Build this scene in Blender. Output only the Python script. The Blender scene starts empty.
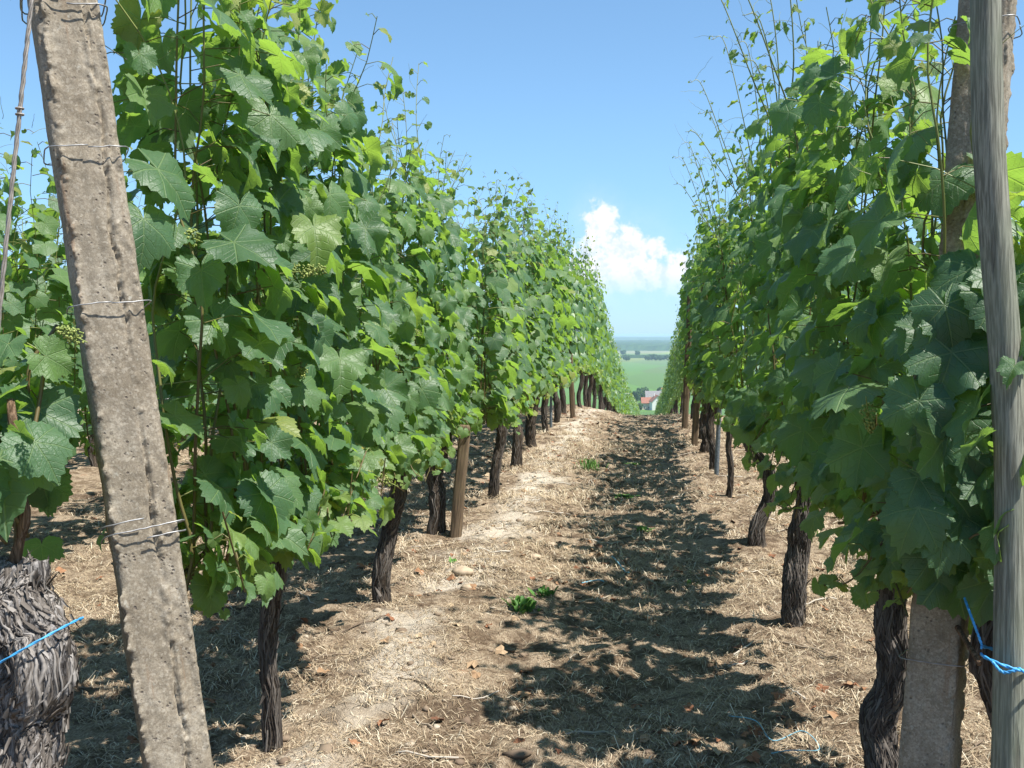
import bpy, math, random
import numpy as np
from mathutils import Vector, Matrix
R = math.radians
sc = bpy.context.scene
col = sc.collection

# ------------------------------------------------------------------ camera, sky, sun, exposure
EYE = 1.25
cam_d = bpy.data.cameras.new('camera'); cam = bpy.data.objects.new('camera', cam_d); col.objects.link(cam)
cam_d.sensor_width = 36.0; cam_d.lens = 36.0 * 1005 / 1024
cam_d.clip_start = 0.05; cam_d.clip_end = 200000
cam.location = (0, 0, EYE)
cam.rotation_euler = (R(90 - 2.85), 0, R(7.8))
sc.camera = cam

SUN_EL, SUN_AZ = 62.0, 108.0          # azimuth clockwise from +Y (rows run along +Y)
sun_d = bpy.data.lights.new('sun', 'SUN'); sun = bpy.data.objects.new('sun', sun_d); col.objects.link(sun)
sun_d.energy = 5.0; sun_d.angle = R(0.53); sun_d.color = (1.0, 0.955, 0.88)
sv = Vector((math.sin(R(SUN_AZ)) * math.cos(R(SUN_EL)), math.cos(R(SUN_AZ)) * math.cos(R(SUN_EL)), math.sin(R(SUN_EL))))
sun.rotation_euler = sv.to_track_quat('Z', 'Y').to_euler()

sc.view_settings.view_transform = 'Standard'; sc.view_settings.look = 'None'
sc.view_settings.gamma = 1; sc.view_settings.use_curve_mapping = False
sc.view_settings.exposure = 1.0
sc.cycles.max_bounces = 8; sc.cycles.transmission_bounces = 6; sc.cycles.volume_bounces = 1
sc.cycles.diffuse_bounces = 4; sc.cycles.glossy_bounces = 3
sc.cycles.sample_clamp_indirect = 8


class NT:
    """small helper round a node tree"""
    def __init__(s, nt): s.nt = nt
    def n(s, t, **kw):
        nd = s.nt.nodes.new(t)
        for k, v in kw.items(): setattr(nd, k, v)
        return nd
    def lk(s, a, b): s.nt.links.new(a, b)
    def put(s, sock, v):
        if hasattr(v, 'is_output'): s.nt.links.new(v, sock)
        elif v is not None: sock.default_value = v
    def m(s, op, a, b=None, c=None, clamp=False):
        nd = s.n('ShaderNodeMath', operation=op, use_clamp=clamp)
        s.put(nd.inputs[0], a); s.put(nd.inputs[1], b)
        if c is not None: s.put(nd.inputs[2], c)
        return nd.outputs[0]
    def mix(s, f, a, b, blend='MIX'):
        nd = s.n('ShaderNodeMix', data_type='RGBA', blend_type=blend)
        s.put(nd.inputs[0], f); s.put(nd.inputs[6], a); s.put(nd.inputs[7], b)
        return nd.outputs[2]
    def noise(s, vec, scale, detail=4, rough=.55, out=0, dist=0.0):
        nd = s.n('ShaderNodeTexNoise')
        if vec is not None: s.lk(vec, nd.inputs['Vector'])
        nd.inputs['Scale'].default_value = scale; nd.inputs['Detail'].default_value = detail
        nd.inputs['Roughness'].default_value = rough; nd.inputs['Distortion'].default_value = dist
        return nd.outputs[out]
    def ss(s, v, lo, hi, a=0.0, b=1.0):
        nd = s.n('ShaderNodeMapRange', interpolation_type='SMOOTHSTEP')
        s.put(nd.inputs[0], v); s.put(nd.inputs[1], lo); s.put(nd.inputs[2], hi); s.put(nd.inputs[3], a); s.put(nd.inputs[4], b)
        return nd.outputs[0]
    def ramp(s, v, stops):
        nd = s.n('ShaderNodeValToRGB'); s.put(nd.inputs[0], v)
        e = nd.color_ramp.elements
        while len(e) > 1: e.remove(e[0])
        e[0].position = stops[0][0]; e[0].color = (*stops[0][1], 1)
        for p, c in stops[1:]:
            x = e.new(p); x.color = (*c, 1)
        return nd.outputs[0]
    def mapping(s, vec, scale):
        nd = s.n('ShaderNodeMapping'); s.lk(vec, nd.inputs[0]); nd.inputs['Scale'].default_value = scale
        return nd.outputs[0]
    def bump(s, h, strength=.5, dist=.01, normal=None):
        nd = s.n('ShaderNodeBump'); s.lk(h, nd.inputs['Height'])
        nd.inputs['Strength'].default_value = strength; nd.inputs['Distance'].default_value = dist
        if normal is not None: s.lk(normal, nd.inputs['Normal'])
        return nd.outputs[0]


world = bpy.data.worlds.new('World'); sc.world = world; world.use_nodes = True
wt = NT(world.node_tree); world.node_tree.nodes.clear()
sky = wt.n('ShaderNodeTexSky', sky_type='NISHITA', sun_disc=False)
sky.sun_elevation = R(SUN_EL); sky.sun_rotation = R(SUN_AZ); sky.altitude = 300
sky.air_density = 1.0; sky.dust_density = 0.3; sky.ozone_density = 1.6
# a bank of cumulus far off over the plain, placed by compass bearing and elevation
geo = wt.n('ShaderNodeTexCoord'); sep = wt.n('ShaderNodeSeparateXYZ'); wt.lk(geo.outputs['Generated'], sep.inputs[0])
az = wt.m('ARCTAN2', sep.outputs[0], sep.outputs[1]); el = wt.m('ARCSINE', sep.outputs[2])
cmb = wt.n('ShaderNodeCombineXYZ'); wt.lk(az, cmb.inputs[0]); wt.lk(el, cmb.inputs[1])
cv = cmb.outputs[0]
PUFFS = [(-.052, .120, .021, .026), (-.027, .096, .033, .030), (-.060, .085, .026, .028), (-.010, .074, .040, .022),
         (.022, .073, .028, .025), (-.082, .072, .034, .020), (-.040, .070, .045, .018), (.045, .060, .04, .018), (.000, .100, .014, .014),
         (-.12, .062, .05, .014)]
mask = None
for (a0, e0, ra, re) in PUFFS:
    dx = wt.m('DIVIDE', wt.m('SUBTRACT', az, a0 + .004), ra); dy = wt.m('DIVIDE', wt.m('SUBTRACT', el, e0 - .017), re)
    d = wt.m('SUBTRACT', 1.0, wt.m('SQRT', wt.m('ADD', wt.m('MULTIPLY', dx, dx), wt.m('MULTIPLY', dy, dy))))
    mask = d if mask is None else wt.m('MAXIMUM', mask, d)
nz = wt.noise(cv, 55, 7, .58); nz2 = wt.noise(cv, 22, 4, .5)
val = wt.m('ADD', mask, wt.m('MULTIPLY', wt.m('SUBTRACT', nz, .5), 1.9))
edge = wt.ss(val, -.12, .42)
base = wt.ss(el, .030, .070)
cm = wt.m('MULTIPLY', edge, wt.m('ADD', .12, wt.m('MULTIPLY', base, .86)))
veil = wt.ss(wt.m('ADD', mask, wt.m('MULTIPLY', wt.m('SUBTRACT', nz2, .5), 1.6)), -1.2, .6, 0, .12)
cm = wt.m('MAXIMUM', cm, wt.m('MULTIPLY', veil, wt.ss(el, .0, .05)))
ccol = wt.mix(wt.ss(wt.m('ADD', nz, wt.m('MULTIPLY', wt.m('SUBTRACT', wt.noise(cv, 120, 4, .6), .5), .5)), .36, .60), (4.9, 5.6, 6.6, 1), (6.6, 6.65, 6.8, 1))
# thin high veil that pales the blue towards the horizon as in the summer haze of the photograph
horiz = wt.ss(el, 0.0, .34, .50, .22)
skyc = wt.mix(1.0, wt.mix(horiz, sky.outputs[0], (3.2, 5.9, 9.3, 1)), (.74, .865, .94, 1), 'MULTIPLY')
bg = wt.n('ShaderNodeBackground'); bg.inputs[1].default_value = 0.085
wt.lk(wt.mix(cm, skyc, ccol), bg.inputs[0])
wo = wt.n('ShaderNodeOutputWorld'); wt.lk(bg.outputs[0], wo.inputs[0])


# ------------------------------------------------------------------ numeric noise
def hash3(ix, iy, iz, seed=0):
    with np.errstate(over='ignore'):
        h = (ix.astype(np.int64) * 374761393 + iy.astype(np.int64) * 668265263 + iz.astype(np.int64) * 2147483647 + seed * 1442695041)
        h = (h ^ (h >> 13)) * 1274126177
        h = h ^ (h >> 16)
    return (h & 0xffff).astype(np.float64) / 65535.0
def vnoise(x, y, z=0.0, seed=0):
    x, y, z = np.broadcast_arrays(np.asarray(x, float), np.asarray(y, float), np.asarray(z, float))
    xi, yi, zi = np.floor(x), np.floor(y), np.floor(z)
    fx, fy, fz = x - xi, y - yi, z - zi
    fx = fx * fx * (3 - 2 * fx); fy = fy * fy * (3 - 2 * fy); fz = fz * fz * (3 - 2 * fz)
    o = 0
    for a in (0, 1):
        for b in (0, 1):
            for c in (0, 1):
                o = o + hash3(xi + a, yi + b, zi + c, seed) * (fx if a else 1 - fx) * (fy if b else 1 - fy) * (fz if c else 1 - fz)
    return o
def fbm(x, y, z=0.0, oct=4, seed=0):
    o, a, t = 0, 1.0, 0
    x, y, z = np.asarray(x, float), np.asarray(y, float), np.asarray(z, float)
    for k in range(oct):
        o = o + a * vnoise(x * 2 ** k, y * 2 ** k, z * 2 ** k, seed + k * 17); t += a; a *= .5
    return o / t - .5


# ------------------------------------------------------------------ ground height
PY = [-40000, -60, 0, 14.2, 16, 18, 22, 27, 33, 47, 140, 300, 600, 850, 60000]
PZ = [0, 0, 0, 0, -.05, -.20, -.58, -1.12, -1.75, -3.3, -12, -27, -52, -60, -60]
def hz(x, y):
    x = np.asarray(x, float); y = np.asarray(y, float)
    z = np.interp(y, PY, PZ)
    near = 1 / (1 + np.exp((y - 60) / 8))
    z = z + near * (.030 * np.exp(-((x + .82) / .28) ** 2) + .02 * np.exp(-((x - .62) / .3) ** 2) - .02 * np.exp(-((x + .1) / .5) ** 2))
    z = z + .26 * np.exp(-((x + 1.6) / .7) ** 2) * np.exp(-((y - 23) / 7) ** 2)
    z = z + near * (.07 * fbm(x * 1.1, y * .7, 3, 3, 5) + .055 * fbm(x * 4, y * 4, 1, 3, 9) + .040 * fbm(x * 14, y * 14, 2, 2, 11))
    return z
def H1(x, y): return float(hz(np.array([x]), np.array([y]))[0])


# ------------------------------------------------------------------ mesh builder
class MB:
    def __init__(s): s.V = []; s.T = []; s.UV = []; s.tone = []; s.mi = []; s.n = 0
    def add(s, V, T, uv=None, tone=0.5, mi=0):
        V = np.asarray(V, float); T = np.asarray(T, int)
        s.V.append(V); s.T.append(T + s.n); s.n += len(V)
        s.UV.append(np.zeros((len(V), 2)) if uv is None else uv)
        s.tone.append(np.broadcast_to(np.asarray(tone, float), (len(T),)).copy()); s.mi.append(np.full(len(T), mi))
    def mesh(s, name, mats, smooth=True):
        V = np.concatenate(s.V); T = np.concatenate(s.T); UV = np.concatenate(s.UV)
        me = bpy.data.meshes.new(name)
        me.vertices.add(len(V)); me.vertices.foreach_set('co', V.astype(np.float32).ravel())
        me.loops.add(T.size); me.loops.foreach_set('vertex_index', T.astype(np.int32).ravel())
        me.polygons.add(len(T)); me.polygons.foreach_set('loop_start', np.arange(0, T.size, 3, dtype=np.int32))
        me.polygons.foreach_set('material_index', np.concatenate(s.mi).astype(np.int32))
        me.polygons.foreach_set('use_smooth', np.full(len(T), smooth))
        uvl = me.uv_layers.new(name='uv'); uvl.data.foreach_set('uv', UV[T.ravel()].astype(np.float32).ravel())
        at = me.attributes.new('tone', 'FLOAT', 'FACE'); at.data.foreach_set('value', np.concatenate(s.tone).astype(np.float32))
        for m in (mats if isinstance(mats, (list, tuple)) else [mats]): me.materials.append(m)
        me.update(); me.validate()
        return me
    def build(s, name, mats, parent=None, loc=(0, 0, 0), smooth=True):
        return link(name, s.mesh(name, mats, smooth), parent, loc)

def link(name, me, parent=None, loc=(0, 0, 0)):
    o = bpy.data.objects.new(name, me); col.objects.link(o)
    if parent is not None: o.parent = parent
    o.location = loc
    return o
def empty(name, loc, rz=0):
    o = bpy.data.objects.new(name, None); col.objects.link(o); o.location = loc; o.rotation_euler = (0, 0, rz)
    o.empty_display_size = .1
    return o
def tag(o, label=None, cat=None, group=None, kind=None):
    if label: o['label'] = label
    if cat: o['category'] = cat
    if group: o['group'] = group
    if kind: o['kind'] = kind
    return o

def frames(P):
    P = np.asarray(P, float); t = np.gradient(P, axis=0); t /= np.linalg.norm(t, axis=1)[:, None] + 1e-9
    ref = np.array([0, 0, 1.]) if abs(t[0][2]) < .9 else np.array([1., 0, 0])
    a = np.cross(t, ref); a /= np.linalg.norm(a, axis=1)[:, None] + 1e-9
    return t, a, np.cross(t, a)
def tube(P, rad, n=5, cap=True, radial=None):
    P = np.asarray(P, float); k = len(P); rad = np.broadcast_to(np.asarray(rad, float), (k,))
    t, a, b = frames(P)
    th = np.arange(n) / n * 2 * math.pi
    rr = rad[:, None] * (np.ones((k, n)) if radial is None else radial)
    V = P[:, None, :] + rr[..., None] * (np.cos(th)[None, :, None] * a[:, None, :] + np.sin(th)[None, :, None] * b[:, None, :])
    V = V.reshape(-1, 3)
    i = np.arange(k - 1)[:, None] * n; j = np.arange(n)[None, :]; j2 = (j + 1) % n
    q = np.stack([i + j, i + j2, i + n + j2, i + n + j], -1).reshape(-1, 4)
    T = np.concatenate([q[:, [0, 1, 2]], q[:, [0, 2, 3]]])
    if cap:
        V = np.vstack([V, P[0], P[-1]]); c0, c1 = k * n, k * n + 1
        jj = np.arange(n); T = np.vstack([T, np.stack([np.full(n, c0), (jj + 1) % n, jj], -1),
                                          np.stack([np.full(n, c1), (k - 1) * n + jj, (k - 1) * n + (jj + 1) % n], -1)])
    uv = np.zeros((len(V), 2)); uv[:k * n, 0] = np.tile(np.arange(n) / n, k); uv[:k * n, 1] = np.repeat(np.arange(k) / k, n)
    return V, T, uv
def smooth_path(pts, n):
    pts = np.asarray(pts, float); k = len(pts)
    if k < 3: return np.array([pts[0] + (pts[-1] - pts[0]) * t for t in np.linspace(0, 1, n)])
    out = []
    P = np.vstack([2 * pts[0] - pts[1], pts, 2 * pts[-1] - pts[-2]])
    for u in np.linspace(0, k - 1 - 1e-6, n):
        i = int(u); f = u - i; p0, p1, p2, p3 = P[i:i + 4]
        out.append(.5 * ((2 * p1) + (-p0 + p2) * f + (2 * p0 - 5 * p1 + 4 * p2 - p3) * f * f + (-p0 + 3 * p1 - 3 * p2 + p3) * f ** 3))
    return np.array(out)


# ------------------------------------------------------------------ materials
def newmat(name):
    m = bpy.data.materials.new(name); m.use_nodes = True
    nt = NT(m.node_tree); m.node_tree.nodes.clear()
    out = nt.n('ShaderNodeOutputMaterial')
    return m, nt, out
def pbsdf(nt, out, colr, rough=.8, normal=None, spec=.3, metal=0.0):
    b = nt.n('ShaderNodeBsdfPrincipled'); nt.put(b.inputs['Base Color'], colr); nt.put(b.inputs['Roughness'], rough)
    b.inputs['Specular IOR Level'].default_value = spec; b.inputs['Metallic'].default_value = metal
    if normal is not None: nt.lk(normal, b.inputs['Normal'])
    if out is not None: nt.lk(b.outputs[0], out.inputs[0])
    return b

def leaf_material(name, detail=True, trans=.50):
    m, nt, out = newmat(name)
    tone = nt.n('ShaderNodeAttribute', attribute_name='tone').outputs['Fac']
    tc = nt.n('ShaderNodeTexCoord')
    c = nt.ramp(tone, [(0.0, (.050, .112, .052)), (.35, (.092, .182, .080)), (.62, (.150, .250, .072)), (.85, (.23, .31, .07)), (.96, (.34, .30, .06)), (1.0, (.45, .36, .07))])
    big = nt.noise(tc.outputs['Object'], 9, 3)
    c = nt.mix(nt.m('MULTIPLY', big, .35), c, (.05, .12, .075, 1))
    normal = None
    if detail:
        uv = nt.n('ShaderNodeUVMap', uv_map='uv'); sp = nt.n('ShaderNodeSeparateXYZ'); nt.lk(uv.outputs[0], sp.inputs[0])
        phi = nt.m('ARCTAN2', sp.outputs[0], sp.outputs[1])
        S = R(52)
        ph = nt.m('SUBTRACT', phi, nt.m('MULTIPLY', nt.m('ROUND', nt.m('DIVIDE', phi, S)), S))
        rr = nt.m('SQRT', nt.m('ADD', nt.m('MULTIPLY', sp.outputs[0], sp.outputs[0]), nt.m('MULTIPLY', sp.outputs[1], sp.outputs[1])))
        al = nt.m('MULTIPLY', rr, nt.m('COSINE', ph)); cr = nt.m('ABSOLUTE', nt.m('MULTIPLY', rr, nt.m('SINE', ph)))
        wob = nt.m('MULTIPLY', nt.m('SUBTRACT', nt.noise(uv.outputs[0], 9, 2), .5), .05)
        main = nt.ss(nt.m('ADD', cr, nt.m('MULTIPLY', al, .008)), .006, .017, 1, 0)
        s1 = nt.m('ABSOLUTE', nt.m('SUBTRACT', nt.m('FRACT', nt.m('MULTIPLY', nt.m('ADD', nt.m('SUBTRACT', al, nt.m('MULTIPLY', cr, .85)), wob), 10.0)), .5))
        sec = nt.ss(s1, .40, .5, 0, 1)
        vor = nt.n('ShaderNodeTexVoronoi', feature='DISTANCE_TO_EDGE'); nt.lk(uv.outputs[0], vor.inputs['Vector']); vor.inputs['Scale'].default_value = 26
        vh = nt.ss(vor.outputs['Distance'], 0, .28)
        hgt = nt.m('ADD', nt.m('MULTIPLY', vh, .12), nt.m('SUBTRACT', nt.m('MULTIPLY', nt.noise(uv.outputs[0], 13, 3), .8), nt.m('ADD', nt.m('MULTIPLY', main, 1.1), nt.m('MULTIPLY', sec, .55))))
        normal = nt.bump(hgt, .6, .0028)
        vc = nt.m('MAXIMUM', nt.m('MULTIPLY', main, .62), nt.m('MULTIPLY', sec, .20))
        c = nt.mix(vc, c, (.20, .30, .13, 1))
        spots = nt.ss(nt.noise(tc.outputs['Object'], 70, 2), .74, .80)
        c = nt.mix(nt.m('MULTIPLY', spots, .5), c, (.16, .12, .05, 1))
    gi = nt.n('ShaderNodeNewGeometry')
    cback = nt.mix(.55, c, (.13, .20, .11, 1))
    c2 = nt.mix(gi.outputs['Backfacing'], c, cback)
    b = pbsdf(nt, None, c2, nt.m('ADD', .47, nt.m('MULTIPLY', gi.outputs['Backfacing'], .35)), normal, .55)
    tr = nt.n('ShaderNodeBsdfTranslucent')
    tcol = nt.mix(.75, nt.mix(1.0, c, (3.2, 2.7, 1.1, 1), 'MULTIPLY'), (.27, .46, .05, 1)); nt.lk(tcol, tr.inputs[0])
    if normal is not None: nt.lk(normal, tr.inputs['Normal'])
    mx = nt.n('ShaderNodeMixShader'); mx.inputs[0].default_value = trans
    nt.lk(b.outputs[0], mx.inputs[1]); nt.lk(tr.outputs[0], mx.inputs[2]); nt.lk(mx.outputs[0], out.inputs[0])
    return m

def bark_material(name, dark, light, scale=1.0):
    m, nt, out = newmat(name)
    tc = nt.n('ShaderNodeTexCoord'); v = nt.mapping(tc.outputs['Object'], (1, 1, .16))
    a = nt.noise(v, 90 * scale, 5, .65, dist=1.2); b = nt.noise(v, 24 * scale, 4, .6)
    w = nt.ss(a, .36, .66)
    c = nt.mix(w, (*dark, 1), (*light, 1))
    c = nt.mix(nt.ss(b, .45, .7), c, nt.mix(.5, c, (.02, .016, .012, 1)))
    n = nt.bump(nt.m('ADD', a, nt.m('MULTIPLY', b, .8)), 1.0, .012)
    pbsdf(nt, out, c, .92, n, .15)
    return m

def concrete_material(name):
    m, nt, out = newmat(name)
    tc = nt.n('ShaderNodeTexCoord'); o = tc.outputs['Object']
    f = nt.noise(o, 260, 5, .75); g = nt.noise(o, 11, 4); st = nt.noise(nt.mapping(o, (9, 9, 1.6)), 3, 5, .6)
    c = nt.ramp(nt.m('ADD', nt.m('MULTIPLY', f, .55), nt.m('MULTIPLY', g, .45)), [(.30, (.11, .088, .062)), (.5, (.235, .200, .150)), (.68, (.38, .34, .275))])
    c = nt.mix(nt.ss(st, .48, .72, 0, .55), c, (.15, .13, .10, 1))
    vo = nt.n('ShaderNodeTexVoronoi', feature='F1'); nt.lk(o, vo.inputs['Vector']); vo.inputs['Scale'].default_value = 95
    pit = nt.ss(vo.outputs['Distance'], .12, .32)
    keep = nt.ss(nt.noise(o, 25, 2), .5, .62)
    pit = nt.m('MAXIMUM', pit, nt.m('SUBTRACT', 1.0, keep))
    c = nt.mix(pit, (.12, .10, .085, 1), c)
    agg = nt.n('ShaderNodeTexVoronoi', feature='F1'); nt.lk(o, agg.inputs['Vector']); agg.inputs['Scale'].default_value = 210
    ac = nt.n('ShaderNodeSeparateColor'); nt.lk(agg.outputs['Color'], ac.inputs[0])
    c = nt.mix(nt.ss(ac.outputs[0], .55, .9, 0, .32), c, (.13, .105, .08, 1)); c = nt.mix(nt.ss(ac.outputs[1], .7, .95, 0, .28), c, (.46, .42, .35, 1))
    rust = nt.ss(nt.noise(nt.mapping(o, (14, 14, 1.2)), 2.2, 4, .6), .60, .72, 0, .5); c = nt.mix(rust, c, (.21, .125, .07, 1))
    # lichen and lime specks
    lich = nt.ss(nt.noise(o, 46, 4, .6), .66, .72, 0, .5)
    c = nt.mix(lich, c, (.40, .39, .34, 1))
    n = nt.bump(nt.m('ADD', nt.m('MULTIPLY', f, .55), pit), .8, .0022)
    pbsdf(nt, out, c, .93, n, .2)
    return m

def wood_material(name, base, dark, scale=1.0):
    m, nt, out = newmat(name)
    tc = nt.n('ShaderNodeTexCoord'); v = nt.mapping(tc.outputs['Object'], (1, 1, .045))
    a = nt.noise(v, 120 * scale, 5, .6); b = nt.noise(v, 30 * scale, 4, .6); g = nt.noise(tc.outputs['Object'], 6, 3)
    c = nt.mix(nt.ss(a, .38, .64), (*dark, 1), (*base, 1))
    c = nt.mix(nt.ss(g, .4, .65, 0, .45), c, (base[0] * .62, base[1] * .72, base[2] * .62, 1))
    crack = nt.ss(b, .60, .66)
    c = nt.mix(nt.m('MULTIPLY', crack, .5), c, (.03, .026, .022, 1))
    n = nt.bump(nt.m('SUBTRACT', a, crack), .7, .003)
    pbsdf(nt, out, c, .85, n, .2)
    return m

def simple_material(name, colr, rough=.6, metal=0.0, var=.25, scale=60, spec=.4):
    m, nt, out = newmat(name)
    tc = nt.n('ShaderNodeTexCoord'); a = nt.noise(tc.outputs['Object'], scale, 3)
    c = nt.mix(nt.ss(a, .3, .7), (*[x * (1 - var) for x in colr], 1), (*[min(1, x * (1 + var)) for x in colr], 1))
    pbsdf(nt, out, c, rough, None, spec, metal)
    return m

def tone_material(name, stops, rough=.8, spec=.2, trans=0.0):
    m, nt, out = newmat(name)
    tone = nt.n('ShaderNodeAttribute', attribute_name='tone').outputs['Fac']
    c = nt.ramp(tone, stops); b = pbsdf(nt, out, c, rough, None, spec)
    if trans:
        tr = nt.n('ShaderNodeBsdfTranslucent'); nt.lk(c, tr.inputs[0]); mx = nt.n('ShaderNodeMixShader'); mx.inputs[0].default_value = trans
        nt.lk(b.outputs[0], mx.inputs[1]); nt.lk(tr.outputs[0], mx.inputs[2]); nt.lk(mx.outputs[0], out.inputs[0])
    return m

M_LEAF = leaf_material('vine_leaf'); M_LEAF2 = leaf_material('vine_leaf_plain', False, .36)
M_BARK = bark_material('dark_vine_bark', (.030, .022, .017), (.125, .098, .075))
M_BARKG = bark_material('grey_shaggy_bark', (.030, .026, .024), (.34, .32, .31), 1.3)
M_BARKM = bark_material('brown_vine_bark', (.040, .030, .023), (.20, .165, .13))
M_CANE = bark_material('cane_bark', (.10, .06, .035), (.30, .20, .13), 1.5)
M_SLIV = tone_material('bark_slivers', [(0, (.035, .028, .024)), (.5, (.155, .137, .122)), (1, (.40, .38, .36))], .9, .15)
M_SHOOT = tone_material('green_shoot', [(0, (.10, .045, .03)), (.4, (.13, .10, .04)), (.75, (.17, .21, .05)), (1, (.36, .38, .16))], .5, .4, .15)
M_GRAPE = tone_material('grape_flower', [(0, (.16, .22, .05)), (1, (.40, .45, .14))], .6, .3, .2)
M_CONC = concrete_material('weathered_concrete')
M_WOODG = wood_material('grey_weathered_wood', (.27, .27, .22), (.12, .12, .095), 2.2)
M_WOODB = wood_material('brown_stake_wood', (.20, .14, .09), (.085, .06, .04))
M_METAL = simple_material('galvanised_steel', (.30, .30, .30), .55, .8)
M_STEELG = simple_material('grey_metal_post', (.16, .19, .22), .5, .5)
M_TWINE = simple_material('blue_twine', (.05, .30, .62), .5)


# ------------------------------------------------------------------ vine leaf templates
CT = np.array([[0, .60], [12, .56], [27, .475], [40, .52], [52, .555], [66, .50], [80, .445], [94, .455], [104, .46], [120, .45], [140, .41], [158, .36], [172, .12]])
def outline(N, ser, seed=0):
    g = 171
    th = np.linspace(-g, g, N)
    r = np.interp(np.abs(th), CT[:, 0], CT[:, 1])
    rng = np.random.RandomState(seed)
    if ser: r = r * (1 + ser * np.where(np.arange(N) % 2 == 0, 1, -1) + rng.uniform(-.03, .03, N))
    th = R(1) * th
    return np.stack([r * np.sin(th), r * np.cos(th)], -1)
def leaf_template(lod, seed):
    rng = np.random.RandomState(seed)
    if lod == 0:
        O = outline(49, .055, seed); I = outline(25, 0, seed) * .55
        P = np.vstack([[[0, 0]], I, O]); T = []
        for i in range(24): T.append((0, 1 + i + 1, 1 + i))
        o = 26
        for i in range(24):
            a, b = 1 + i, 2 + i; p, q, r_ = o + 2 * i, o + 2 * i + 1, o + 2 * i + 2
            T += [(a, q, p), (a, b, q), (b, r_, q)]
    elif lod == 1:
        th = np.array([-170, -135, -104, -80, -52, -28, 0, 28, 52, 80, 104, 135, 170.])
        r = np.interp(abs(th), CT[:, 0], CT[:, 1]); th = th * R(1)
        P = np.vstack([[[0, 0]], np.stack([r * np.sin(th), r * np.cos(th)], -1)]); T = [(0, i + 2, i + 1) for i in range(12)]
    else:
        th = np.array([-150, -75, -45, 0, 45, 75, 150.]); r = np.array([.36, .45, .5, .62, .5, .45, .36]); th = th * R(1)
        P = np.vstack([[[0, 0]], np.stack([r * np.sin(th), r * np.cos(th)], -1)]); T = [(0, i + 2, i + 1) for i in range(6)]
    u, v = P[:, 0], P[:, 1]; rr = np.hypot(u, v); ph = np.arctan2(u, v)
    fold = rng.uniform(-.02, .5); cup = rng.uniform(.15, .75); rip = rng.uniform(.08, .32)
    z = fold * np.abs(u) - cup * rr ** 2 + rip * rr ** 2 * np.sin(5 * ph + rng.uniform(0, 6.28)) - rng.uniform(0, .5) * np.clip(v, 0, 1) ** 2
    z = z + rng.uniform(-.3, .3) * u * v
    if lod == 0: z = z + .10 * rr * (vnoise(u * 7 + seed, v * 7, 0, seed) - .5)
    return np.stack([u * (1 - .25 * abs(fold)), v, z], -1), np.array(T), P.copy()
TPL = {l: [leaf_template(l, 100 * l + k) for k in range(12 if l == 0 else 8)] for l in (0, 1, 2)}

def unit(v): return v / (np.linalg.norm(v) + 1e-9)
def add_leaf(mb, rng, lod, pos, nrm, tip, size, tone):
    tp, T, uv = TPL[lod][rng.randint(len(TPL[lod]))]
    n = unit(nrm); t = unit(tip - n * np.dot(tip, n)); s = np.cross(t, n)
    Rm = np.stack([s, t, n], 0)
    mb.add(tp @ Rm * size + pos, T, uv, tone, 0)

def add_shoot_leaves(mb, rng, lod, P, top_z, x_out, hw, size0, petioles=True, gap=None, skip=0.0, low=.0, rej=None, tipl=.45):
    """leaves, petioles and side shoots along one shoot"""
    seg = np.linalg.norm(np.diff(P, axis=0), axis=1); L = seg.sum(); cum = np.concatenate([[0], np.cumsum(seg)])
    gap = gap or (.068 if lod == 0 else (.072 if lod == 1 else .105))
    side = 1 if rng.rand() < .5 else -1
    s = rng.uniform(.02, .08)
    while s < L:
        f = s / L
        p = np.array([np.interp(s, cum, P[:, k]) for k in range(3)])
        side = -side
        if rng.rand() > skip:
            tipf = np.clip((L - s) / tipl, 0, 1) ** (1.5 if tipl > .5 else 1)
            size = size0 * rng.uniform(.50, 1.28) * (.22 + .78 * tipf ** .8)
            out = np.array([side * rng.uniform(.5, 1.0), rng.uniform(-.8, .8), rng.uniform(-.1, .5)])
            out = unit(out)
            pl = rng.uniform(.5, 1.0) * hw * (.25 + .75 * tipf)
            q = p + out * pl
            if rej is not None and rej(q): s += gap; continue
            sx = np.sign(q[0]) if abs(q[0]) > .04 else side
            nrm = np.array([sx * rng.uniform(.15, 1.1), rng.uniform(-.9, .6), rng.uniform(.2, 1.3)])
            tip = np.array([sx * rng.uniform(.1, .6), rng.uniform(-.6, .6), -rng.uniform(.3, 1.0)])
            if tipf < .5: nrm = nrm + rng.uniform(-.8, .8, 3); tip = tip + rng.uniform(-.6, .9, 3)
            tone = np.clip(rng.normal(.33, .17) + .52 * (1 - tipf) ** 1.5 + (.22 if rng.rand() < .12 else 0), 0, .9)
            if rng.rand() < .0015: tone = .97
            add_leaf(mb, rng, lod, q, nrm, tip, size, tone)
            if petioles and lod < 2:
                mid = (p + q) / 2 + np.array([0, 0, .012])
                V, T, _ = tube(np.array([p, mid, q]), [.0017, .0014, .0012] if lod == 0 else [.0022] * 3, 3, False)
                mb.add(V, T, None, rng.uniform(.3, .85), 1)
            if rng.rand() < (.55 if lod == 0 else .4) and tipf > .5:   # leaflets of a side shoot deeper in
                for _ in range(2 if lod < 2 else 1):
                    q2 = p + np.array([rng.uniform(-1, 1) * hw * .75, rng.uniform(-.09, .09), rng.uniform(-.08, .07)])
                    sx = np.sign(q2[0])
                    nrm = np.array([sx * rng.uniform(.2, 1), rng.uniform(-.8, .8), rng.uniform(.1, 1)])
                    add_leaf(mb, rng, lod, q2, nrm, np.array([sx * .4, rng.uniform(-1, 1), -.7]), size * rng.uniform(.45, .8),
                             np.clip(rng.normal(.42, .16), 0, .9))
        s += gap * rng.uniform(.8, 1.25) * (1.0 if f < .8 else .8)

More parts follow.
